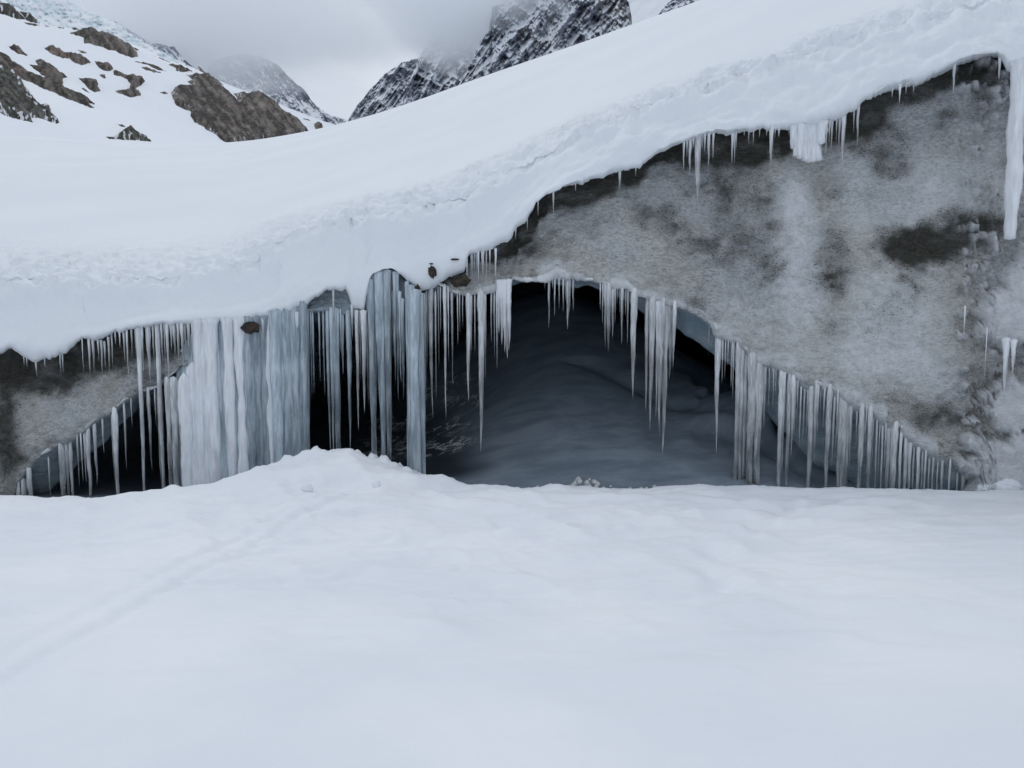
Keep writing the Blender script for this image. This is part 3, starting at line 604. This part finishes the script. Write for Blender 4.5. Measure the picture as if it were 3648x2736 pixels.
# snow-crusted pillar standing at the right frame edge
V, Q, loc = tube(3634, 215, 850, 46, float(y_lip(3634)) - 0.05, True, 0.0, 12)
o = mesh_obj('ice_pillar', V, Q, M_white, attrs={'along': ALONG}); o.location = loc
tag(o, 'tall white ice pillar joining lip and wall at right frame edge', 'ice pillar')

# frozen curtain: fused columns over a backing sheet
cur = bpy.data.objects.new('ice_curtain', None); COL.objects.link(cur)
cb = unproj(870, 1700, 10.85); cur.location = cb
tag(cur, 'broad frozen curtain of fused ice columns left of the dark cave', 'ice curtain')
sx = np.arange(628, 1092, 4.0); sy = np.linspace(0, 1, 60)
topc = np.interp(sx, [628, 720, 800, 900, 1000, 1090], [1290, 1150, 1140, 1135, 1110, 1090]) - 20
PX = np.broadcast_to(sx[:, None], (len(sx), 60)); PY = topc[:, None] + (1840 - topc)[:, None] * sy
ends = np.minimum(sstep(628, 700, PX), sstep(1090, 1040, PX))
dpt = 11.10 - 0.14 * ends - 0.13 * fbm(PX / 26, PY / 420, 4, 111) - 0.03 * fbm(PX / 9, PY / 60, 3, 112) - 0.10 * sy * sstep(640, 760, PX) * sstep(880, 780, PX)
W1 = unproj(PX, PY, dpt); W2 = unproj(PX[:, ::-1], PY[:, ::-1], 11.25 + 0 * dpt)
Wd = np.concatenate([W1, W2, W1[:, :1]], 1) - cb
grid_obj('ice_sheet', Wd, M_curtain, cur)
crng = np.random.RandomState(12)
for k, (x, yt, wpx, mt) in enumerate([(655, 1330, 40, 1), (684, 1290, 44, 1), (702, 1180, 36, 1), (722, 1160, 44, 1), (748, 1155, 46, 1), (768, 1150, 34, 1), (792, 1240, 40, 0), (812, 1190, 34, 1), (838, 1180, 46, 0),
        (858, 1165, 40, 1), (886, 1190, 44, 0), (910, 1170, 34, 0), (934, 1150, 40, 0), (955, 1150, 36, 1), (978, 1140, 44, 0), (1000, 1130, 36, 0), (1024, 1120, 40, 0), (1046, 1115, 34, 0), (1066, 1110, 36, 0), (1080, 1120, 26, 0)]):
    V, Q, loc = tube(x, min(yt, float(LIP(x)) - 14) if x > 690 else yt, 1840, wpx, 10.84 + crng.uniform(-0.05, 0.06), 'dome' if x < 690 else True, 0, 10)
    o = mesh_obj('ice_column', V, Q, M_white if mt else M_curtain, cur, attrs={'along': ALONG}); o.location = np.array(loc) - cb

# ------------------------------------------------------------------ frost crust on the wet cave floor, snow lumps, stones
def blobby(name, c, r, mat, seed, parent=None, nu=18, nv=12, amp=0.35, sq=(1, 1, 1), freq=1.4):
    th = np.linspace(0, 2 * math.pi, nu + 1); ph = np.linspace(0.02, math.pi - 0.02, nv)
    TH, PH = np.meshgrid(th, ph, indexing='ij')
    d = np.stack([np.cos(TH) * np.sin(PH), np.sin(TH) * np.sin(PH), np.cos(PH)], -1)
    q = 1 + amp * (fbm(d[..., 0] * freq + d[..., 2] * 1.7 + 9, d[..., 1] * freq + d[..., 2] + 9, 4, seed) - 0.5) * 2
    q[-1] = q[0]
    V = d * q[..., None] * r * np.array(sq)
    o = grid_obj(name, V, mat, parent); o.location = c; return o
for k, (x, y, r, lab) in enumerate([(1095, 1776, 0.062, 'small round snow lump beside the ski track, left one of two'), (1342, 1772, 0.045, 'small snow lump right of the ski track, below the snow ramp')]):
    X, Y = ground_pt(x, y); z = float(ground_z(np.array([X]), np.array([Y]))[0])
    tag(blobby('snow_lump', (X, Y, z + r * 0.5), r, M_snow, 120 + k, amp=0.25), lab, 'snow lump')
for k, (x, y, r, sq, lab) in enumerate([(1540, 970, 0.058, (.9, .5, 1.2), 'dark stone frozen into the snow lip above the clear pillar'), (1536, 940, 0.022, (1.3, .5, .5), 'small flat dark pebble above the dark lip stone'),
        (1620, 924, 0.034, (1.5, .5, .4), 'flat dark pebble in the snow lip beside the ice face'), (1490, 1018, 0.042, (.6, .5, 1.7), 'brown stone sticking out of the snow beside the clear pillar'),
        (895, 1166, 0.095, (1.2, .6, .75), 'brown stone lodged under the lip on top of the frozen curtain'), (1640, 1000, 0.10, (1.1, .6, .7), 'grey brown stone under the lip right of the clear pillar')]):
    Y = float(y_lip(x)) + (-0.02 if y < 1000 else 0.06); c = unproj(x, y, Y + (-0.06 if k in (4, 5) else 0))
    o = blobby('embedded_stone', c, r, M_stone, 130 + k, amp=0.75, sq=sq, freq=2.6)
    o.data.polygons.foreach_set('use_smooth', np.zeros(len(o.data.polygons), bool)); tag(o, lab, 'stone')
# rubbly snow at the right-hand foot of the wall, and the frosty heap at the cave threshold
rk = 0
for (x, y, r, lab) in [(3515, 1742, 0.10, 'lumpy snow clump where the right arch meets the ground'), (3590, 1735, 0.13, 'largest snow clump at the wall foot by the right frame edge')]:
    c = unproj(x, y, float(y_face(x)) - 0.12)
    tag(blobby('snow_clump', c, r, M_capsnow, 140 + rk, nu=48, nv=32, amp=0.30, sq=(1.2, .7, .75), freq=2.4), lab, 'snow clump'); rk += 1
c = np.array([*unproj(2060, 1752, 9.75)])
hp = bpy.data.objects.new('frost_heap', None); COL.objects.link(hp); hp.location = c
tag(hp, 'low heap of grey frosty snow crumbs at the cave threshold', 'snow heap')
M_grime = mat_snow('grimy_snow', (0.42, 0.42, 0.42), (0.72, 0.73, 0.74), 14.0, 60.0, 0.01, 0.6)
hrng = np.random.RandomState(8)
for k in range(110):
    xx = hrng.normal(-0.05, 0.42); top_ = 0.10 * math.exp(-((xx - 0.08) / 0.13) ** 2) + 0.05 * math.exp(-(xx / 0.5) ** 2)
    r = hrng.uniform(0.014, 0.040)
    o = blobby('snow_crumb', (xx, hrng.uniform(-0.08, 0.12), hrng.uniform(-0.06, top_ + 0.05)), r, M_grime, 200 + k, hp, 8, 6, 0.5)

# ------------------------------------------------------------------ hillside on the left with rock outcrops
HA, HB, HC = .00588, -9.47e-6, 2.157e-5
def hill_depth(x, y): return 1.0 / np.maximum(HA + HB * x + HC * y, 1 / 900.0)
HSKY = curve([(-900, -480), (-300, -150), (0, -8), (150, 84), (250, 99), (340, 114), (480, 160), (600, 214), (690, 243), (800, 296), (1000, 372), (1105, 415), (1216, 452), (1330, 470), (1500, 500)])
hx = np.arange(-900, 1501, 6.0); hv = np.linspace(0, 1, 150)
h0 = HSKY(hx) + 4 * (fbm(hx / 30, hx * 0, 4, 151) - 0.5)
HX = np.broadcast_to(hx[:, None], (len(hx), 150)); HY = h0[:, None] + (760 - h0)[:, None] * hv
HD = hill_depth(HX, HY)
HD = HD * (1 + 0.02 * (fbm(HX / 140, HY / 90, 4, 152) - 0.5) + 0.004 * (fbm(HX / 25, HY / 18, 4, 153) - 0.5))
Ph = unproj(HX, HY, HD)
back = Ph[:, :1].copy(); back[..., 1] += 60; back[..., 2] -= 30
structure(grid_obj('hillside', np.concatenate([back, Ph], 1), M_farsnow))
pa, pb, pc = unproj(0, 500, hill_depth(0, 500)), unproj(800, 500, hill_depth(800, 500)), unproj(0, 0, hill_depth(0, 0))
HN = np.cross(pb - pa, pc - pa); HN /= np.linalg.norm(HN)
if HN[2] < 0: HN = -HN

def inside(px_, py_, poly):
    r = np.zeros(px_.shape, bool); n = len(poly); d = np.full(px_.shape, 1e9)
    for i in range(n):
        x0, y0 = poly[i]; x1, y1 = poly[(i + 1) % n]
        if y0 != y1:
            r ^= ((y0 > py_) != (y1 > py_)) & (px_ < (x1 - x0) * (py_ - y0) / (y1 - y0) + x0)
        L2 = (x1 - x0) ** 2 + (y1 - y0) ** 2 + 1e-9
        q = np.clip(((px_ - x0) * (x1 - x0) + (py_ - y0) * (y1 - y0)) / L2, 0, 1)
        d = np.minimum(d, np.hypot(px_ - x0 - q * (x1 - x0), py_ - y0 - q * (y1 - y0)))
    return np.where(r, d, -d)
def outcrop(reg, poly, label, mat, seed, hgt=1.0, snowy=0.0, res=2.2):
    x0, y0, s = reg
    poly = [(x0 + a * s, y0 + b * s) for a, b in poly]
    pp = np.array(poly); lo, hi = pp.min(0) - 6, pp.max(0) + 6
    st = max(res, math.sqrt((hi[0] - lo[0]) * (hi[1] - lo[1]) / 16000.0))
    gx_, gy_ = np.meshgrid(np.arange(lo[0], hi[0] + st, st), np.arange(lo[1], hi[1] + st, st), indexing='ij')
    sdv = inside(gx_, gy_, poly) + 5.0 * (fbm(gx_ / 9, gy_ / 9, 3, seed) - 0.5)
    Y = hill_depth(gx_, gy_); B_ = unproj(gx_, gy_, Y)
    px_m = Y / F                                                              # metres per photo pixel
    # strata run down to the right, as on the photo
    u_ = gx_ * 0.66 + gy_ * 0.75; v_ = -gx_ * 0.75 + gy_ * 0.66
    rel = ridged(u_ / 60, v_ / 13, 4, seed + 1) * 9 + fbm(u_ / 30, v_ / 18, 4, seed + 2) * 16 + ridged(u_ / 22, v_ / 8, 3, seed + 3) * 6
    hh = (np.clip(sdv, -4, 8) * 0.8 * hgt + (rel - 9) * sstep(0, 14, sdv) * hgt - 0.6) * px_m
    Pn = B_ + HN * hh[..., None]
    sn = np.zeros_like(hh)
    flat = fbm(u_ / 14, v_ / 7, 4, seed + 5)
    sn = 0.15 + snowy * sstep(0.52, 0.68, flat) * sstep(40, 4, sdv)
    bnd = 0.55 * fbm(u_ / 70 + fbm(gx_ / 50, gy_ / 50, 2, seed + 7), v_ / 9, 4, seed + 8, 0.6) + 0.45 * fbm(gx_ / 12, gy_ / 12, 4, seed + 9, 0.6)
    keep = sdv > -3.5
    n_, m_ = hh.shape
    Q = grid_quads(n_, m_); kf = keep.ravel()
    Q = Q[kf[Q].all(1)]
    if len(Q) == 0: return None
    used, inv = np.unique(Q, return_inverse=True)
    V = Pn.reshape(-1, 3)[used]; c0 = V.mean(0)
    o = mesh_obj('rock_outcrop', V - c0, inv.reshape(-1, 4), mat, attrs={'snow': sn.ravel()[used], 'band': bnd.ravel()[used]}, smooth=False); o.location = c0
    return tag(o, label, 'rock', 'rock outcrops on the snowy hillside')
ZA, ZB = (0, 0, .3255), (560, 60, .3255)
OUT = [
 (ZA, [(-420, -140), (0, 20), (60, 40), (140, 75), (220, 150), (290, 215), (180, 205), (80, 175), (-300, 60)], 'topmost dark rock outcrop at the upper left frame corner', M_greenrock, .35),
 (ZA, [(200, 120), (310, 150), (400, 215), (460, 265), (380, 250), (300, 225), (250, 160)], 'narrow dark rock rib just right of the topmost left outcrop', M_greenrock, .3),
 (ZA, [(250, 240), (330, 250), (450, 275), (380, 283), (300, 268)], 'thin flat rock strip below the narrow rib at upper left', M_rock, 0),
 (ZA, [(455, 276), (520, 282), (580, 293), (520, 295)], 'faint sliver of rock at the foot of the icefall', M_rock, 0),
 (ZA, [(620, 292), (680, 295), (715, 312), (650, 312)], 'tiny dark rock patch below the icefall', M_rock, 0),
 (ZA, [(760, 320), (810, 300), (860, 320), (800, 326)], 'tiny rock tip above the long upper outcrop', M_rock, 0),
 (ZA, [(760, 360), (880, 330), (960, 300), (1020, 300), (1090, 350), (1180, 360), (1290, 415), (1330, 460), (1420, 500), (1500, 570), (1515, 625), (1440, 638), (1330, 600), (1260, 565), (1180, 545), (1080, 510), (1000, 480), (920, 470), (915, 410), (840, 390)],
  'long brown outcrop high on the slope under the icefall', M_rock, 0),
 (ZA, [(1430, 505), (1480, 515), (1530, 555), (1490, 552)], 'small rock behind the lower end of the long upper outcrop', M_rock, 0),
 (ZA, [(90, 510), (160, 495), (210, 515), (250, 560), (300, 600), (200, 580), (120, 545)], 'small pointed rock alone near the left frame edge', M_rock, 0),
 (ZA, [(480, 525), (560, 515), (640, 530), (700, 575), (800, 590), (870, 615), (930, 640), (1000, 685), (900, 715), (820, 685), (760, 640), (680, 635), (580, 590)], 'elongated twin-humped brown rock in upper middle of slope', M_rock, 0),
 (ZA, [(845, 540), (900, 555), (960, 580), (890, 577)], 'tiny dark sliver right of the twin-humped rock', M_rock, 0),
 (ZA, [(330, 705), (425, 722), (390, 655), (440, 650), (520, 690), (600, 735), (660, 790), (740, 840), (690, 860), (690, 925), (600, 900), (520, 870), (440, 800)], 'triangular brown slab above the long left ridge', M_rock, 0),
 (ZA, [(-520, 440), (-300, 470), (0, 570), (60, 590), (120, 640), (140, 690), (230, 720), (310, 780), (400, 820), (520, 870), (640, 920), (760, 980), (860, 1010), (960, 1070), (1030, 1130), (950, 1118), (1025, 1170), (900, 1140), (760, 1100), (600, 1020), (460, 970), (350, 920), (250, 880), (-200, 700)],
  'long rock ridge slanting down from the left frame edge', M_rock, 0.05),
 (ZA, [(-560, 640), (-300, 620), (0, 700), (130, 760), (240, 870), (270, 950), (330, 1010), (340, 1040), (430, 1140), (500, 1150), (565, 1200), (560, 1240), (620, 1280), (665, 1350), (620, 1368), (520, 1330), (430, 1310), (340, 1310), (400, 1370), (250, 1330), (120, 1290), (0, 1240), (-300, 1100), (-480, 900)],
  'big mossy rock mass with snow patches at left frame edge', M_greenrock, .55),
 (ZA, [(1030, 665), (1100, 685), (1180, 690), (1250, 750), (1200, 780), (1110, 770), (1070, 730)], 'small brown rock above the dumbbell shaped outcrop', M_rock, 0),
 (ZA, [(1240, 770), (1300, 775), (1380, 820), (1480, 825), (1540, 845), (1590, 885), (1550, 930), (1490, 960), (1480, 990), (1540, 1015), (1545, 1050), (1440, 1065), (1380, 1045), (1290, 1010), (1265, 990), (1330, 990), (1410, 985), (1430, 920), (1390, 865), (1320, 835), (1240, 825)],
  'dumbbell shaped brown outcrop in the middle of the slope', M_rock, 0),
 (ZA, [(820, 850), (880, 855), (980, 860), (1060, 890), (1085, 920), (1070, 945), (1110, 1000), (1040, 1012), (960, 975), (920, 920), (870, 870)], 'brown rock with pointed left tip left of the dumbbell outcrop', M_rock, 0),
 (ZA, [(1055, 805), (1150, 825), (1165, 865), (1120, 855)], 'tiny dark rock left of the dumbbell outcrop', M_rock, 0),
 (ZA, [(880, 955), (930, 965), (985, 1018), (920, 1000)], 'tiny rock wedge at the foot of the pointed brown rock', M_rock, 0),
 (ZA, [(1430, 670), (1520, 675), (1640, 695), (1740, 740), (1840, 785), (1720, 765), (1620, 720)], 'upper of two thin parallel rock strips below the icefall', M_rock, 0),
 (ZA, [(1525, 735), (1580, 730), (1680, 765), (1790, 800), (1680, 795), (1580, 770)], 'lower of two thin parallel rock strips below the icefall', M_rock, 0),
 (ZA, [(1650, 600), (1760, 630), (1860, 680), (1760, 645)], 'thin rock streak along the edge of the icefall', M_rock, 0),
 (ZA, [(1745, 1015), (1800, 1000), (1860, 1020), (1800, 1040)], 'small oval rock at the left tip of the largest outcrop', M_rock, 0),
 (ZA, [(1845, 710), (1890, 690), (1960, 720), (2050, 745), (2120, 785), (2000, 790), (1920, 775), (1930, 750)], 'ragged small rock above the largest outcrop', M_rock, 0.2),
 (ZA, [(1150, 1490), (1240, 1495), (1300, 1460), (1380, 1400), (1440, 1400), (1530, 1460), (1600, 1500), (1680, 1562), (1500, 1550), (1300, 1530), (1200, 1515)], 'lone triangular rock lowest on the slope', M_greenrock, .3),
 (ZA, [(1270, 1355), (1340, 1360), (1390, 1402), (1330, 1392)], 'small flake above the lone triangular rock', M_greenrock, 0),
 (ZB, [(150, 830), (190, 770), (260, 750), (370, 755), (400, 760), (320, 710), (380, 690), (330, 650), (290, 630), (400, 640), (400, 610), (480, 620), (560, 630), (640, 680), (730, 745), (690, 740), (740, 800), (800, 850), (900, 940), (870, 880), (820, 835), (1000, 840), (1040, 815), (1100, 815), (1190, 870), (1290, 920), (1350, 1000), (1400, 1050), (1500, 1090),
   (1570, 1160), (1640, 1240), (1690, 1262), (1500, 1300), (1300, 1340), (1100, 1370), (950, 1400), (800, 1395), (700, 1340), (640, 1280), (540, 1230), (500, 1190), (410, 1150), (360, 1090), (370, 1040), (320, 1020), (240, 990), (190, 950), (170, 900)],
  'largest brown rock outcrop behind the snow slope', M_rock, .22),
 (ZB, [(1715, 1170), (1760, 1155), (1810, 1200), (1820, 1235), (1880, 1245), (1740, 1262)], 'dark rock knob right of the largest outcrop', M_rock, 0),
 (ZB, [(1560, 1110), (1650, 1115), (1700, 1150), (1640, 1140)], 'thin rock scrap beside the dark rock knob', M_rock, 0),
 (ZB, [(460, 545), (500, 580), (540, 630), (480, 592)], 'dark thin spike above the largest outcrop', M_rock, 0),
]
for i, (rg, pl, lb, mt, sw) in enumerate(OUT):
    outcrop(rg, pl, lb, mt, 300 + 11 * i, 1.0, sw * 1.6)

# icefall behind the hillside
IS = curve([(-200, -330), (100, -110), (240, -2), (300, 38), (420, 76), (450, 112), (530, 160), (620, 207), (700, 247), (800, 300)])
ix = np.arange(-200, 801, 3.0); iv = np.linspace(0, 1, 70)
i0 = IS(ix) + 6 * (fbm(ix / 12, ix * 0, 4, 160) - 0.5)
IX = np.broadcast_to(ix[:, None], (len(ix), 70)); IY = i0[:, None] + 190 * iv
ID = 400 - 90 * iv - 8 * ridged(IX / 22, IY / 14, 5, 161, 0.62) - 10 * fbm(IX / 60, IY / 40, 3, 162)
Pi = unproj(IX, IY, ID); bk = Pi[:, :1].copy(); bk[..., 1] += 80; bk[..., 2] -= 40
M_serac = mat_snow('serac_ice', (0.66, 0.76, 0.82), (0.86, 0.88, 0.915), 0.10, 0.5, 0.5, 0.4)
structure(grid_obj('icefall', np.concatenate([bk, Pi], 1), M_serac))

# ------------------------------------------------------------------ mountains
def mountain(name, sky_pts, y_base, D0, lean, seed, snow_bias, ang, relief=60, step=2.6, nrow=170, gully=None):
    cs = curve(sky_pts); xa, xb = sky_pts[0][0], sky_pts[-1][0]
    mx_ = np.arange(xa, xb + step, step); v = np.linspace(0, 1, nrow)
    y0 = cs(mx_) + 9 * (ridged(mx_ / 26, mx_ * 0, 4, seed) - 0.6)
    MX = np.broadcast_to(mx_[:, None], (len(mx_), nrow)); MY = y0[:, None] + (y_base - y0)[:, None] * v
    ca, sa = math.cos(ang), math.sin(ang)
    U = MX * ca + MY * sa; Vv = -MX * sa + MY * ca                           # U along the ribs
    r1 = ridged(U / 210, Vv / 62, 5, seed + 1, 0.6); r2 = ridged(U / 55, Vv / 17, 4, seed + 2, 0.6); r3 = fbm(MX / 14, MY / 14, 4, seed + 3)
    relh = relief * 0.7 * (r1 - 0.6) * 2 + relief * 0.26 * (r2 - 0.6) * 2 + relief * 0.16 * (r3 - 0.5) * 2
    D = D0 + lean * (y_base - MY) - relh
    Pm_ = unproj(MX, MY, D)
    Nn = grid_normals(Pm_)
    if Nn[..., 1].mean() > 0: Nn = -Nn
    s_ = snow_bias + 0.85 * (Nn[..., 2] - 0.35) + 0.75 * (fbm(U / 70, Vv / 26, 5, seed + 5, 0.62) - 0.5) + 0.9 * (fbm(U / 13, Vv / 6, 4, seed + 6, 0.65) - 0.5)
    if gully is not None: s_ = s_ + gully(MX, MY)
    bk = Pm_[:, :1].copy(); bk[..., 1] += 250; bk[..., 2] -= 60
    o = grid_obj(name, np.concatenate([bk, Pm_], 1), M_cliff, attrs={'snow': np.concatenate([s_[:, :1], s_], 1)})
    return structure(o)
def g_line(pts, wd, amt):
    def f(X, Y):
        d_, _ = seg_dist(X, Y, pts); return amt * np.exp(-(d_ / wd) ** 2)
    return f
mountain('mountain_right', [(1540, 440), (1600, 350), (1640, 290), (1672, 235), (1705, 165), (1742, 100), (1750, 60), (1753, 28), (1790, 15), (1830, -30), (1900, -90), (2050, -120), (2190, -60), (2222, -20), (2240, 10), (2250, 60), (2262, 300)], 440, 560, 0.30, 400, 0.50, -0.95, 42)
mountain('mountain_middle', [(1425, 420), (1440, 340), (1486, 222), (1506, 182), (1526, 150), (1545, 111), (1570, 80), (1650, 40), (1750, 0), (1900, -40)], 430, 760, 0.45, 420, 0.46, -1.1, 52, gully=g_line([(1548, 260), (1552, 330), (1562, 345)], 7, 0.9))
mountain('mountain_ridge', [(1240, 425), (1262, 392), (1310, 328), (1362, 272), (1430, 222), (1490, 205), (1560, 190)], 440, 950, 0.5, 440, 0.58, -0.95, 50, gully=g_line([(1365, 290), (1345, 350), (1320, 410)], 14, 0.9))
mountain('snow_shoulder', [(2180, 200), (2215, 60), (2240, -30), (2400, -90), (2600, -140), (2800, -200)], 300, 620, 0.9, 460, 0.95, -0.6, 14, step=4, nrow=80)
mountain('crag', [(2320, 90), (2350, 45), (2372, 20), (2400, -8), (2480, -40), (2600, -60)], 120, 480, 0.3, 470, 0.40, -0.6, 20, step=2.4, nrow=70)
mountain('mountain_left', [(740, 240), (770, 215), (850, 190), (930, 200), (1000, 240), (1040, 285), (1082, 318), (1105, 350), (1130, 382), (1175, 410), (1260, 440)], 470, 900, 0.8, 480, 0.06, 0.95, 45,
         gully=lambda X, Y: 0.9 * sstep(-14, 22, Y - np.interp(X, [740, 790, 850, 930, 1030, 1090, 1130, 1200], [262, 275, 295, 325, 352, 372, 386, 400])))
mountain('mountain_spur', [(380, 120), (425, 80), (470, 110), (530, 150), (620, 165), (645, 200), (680, 230), (716, 256), (760, 290)], 330, 650, 0.5, 500, 0.32, 0.8, 24, step=2.4, nrow=80)
mountain('far_col', [(900, 360), (1000, 372), (1100, 400), (1180, 424), (1230, 430), (1290, 426), (1400, 400), (1500, 380)], 520, 1600, 2.0, 520, 1.0, -0.3, 20, step=5, nrow=50)

# ------------------------------------------------------------------ low cloud wrapped round the summits (real volume)
def cloud(name, c, size, dens, seed, label):
    nu, nv = 40, 24
    th = np.linspace(0, 2 * math.pi, nu + 1); ph = np.linspace(0.01, math.pi - 0.01, nv)
    TH, PH = np.meshgrid(th, ph, indexing='ij')
    V = np.stack([np.cos(TH) * np.sin(PH), np.sin(TH) * np.sin(PH), np.cos(PH)], -1)
    m = bpy.data.materials.new(name + '_vapour'); m.use_nodes = True
    n_ = m.node_tree.nodes; l_ = m.node_tree.links; n_.remove(n_['Principled BSDF'])
    pv = n_.new('ShaderNodeVolumePrincipled'); pv.inputs['Color'].default_value = (0.98, 0.99, 1.0, 1)
    tc_ = n_.new('ShaderNodeTexCoord')
    ln = n_.new('ShaderNodeVectorMath'); ln.operation = 'LENGTH'; l_.new(tc_.outputs['Object'], ln.inputs[0])
    nz = n_.new('ShaderNodeTexNoise'); nz.inputs['Scale'].default_value = 2.3; nz.inputs['Detail'].default_value = 4; l_.new(tc_.outputs['Object'], nz.inputs['Vector'])
    nz.noise_dimensions = '4D'; nz.inputs['W'].default_value = seed
    ad = n_.new('ShaderNodeMath'); ad.operation = 'MULTIPLY_ADD'; l_.new(nz.outputs[0], ad.inputs[0]); ad.inputs[1].default_value = -1.1; l_.new(ln.outputs['Value'], ad.inputs[2])
    mr = n_.new('ShaderNodeMapRange'); mr.interpolation_type = 'SMOOTHSTEP'; l_.new(ad.outputs[0], mr.inputs[0])
    mr.inputs[1].default_value = 0.42; mr.inputs[2].default_value = -0.10; mr.inputs[3].default_value = 0.0; mr.inputs[4].default_value = dens
    l_.new(mr.outputs[0], pv.inputs['Density'])
    l_.new(pv.outputs[0], n_['Material Output'].inputs['Volume'])
    o = grid_obj(name, V, m); o.location = c; o.scale = size
    o['label'] = label; o['category'] = 'cloud'
    return stuff(o)
cloud('cloud', tuple(unproj(730, 58, 780)), (215, 170, 84), 0.015, 6.0, 'grey cloud bank hiding the left summits')
cloud('cloud', tuple(unproj(1640, -10, 690)), (105, 130, 58), 0.032, 6.4, 'grey cloud hiding the middle summit right of the valley')
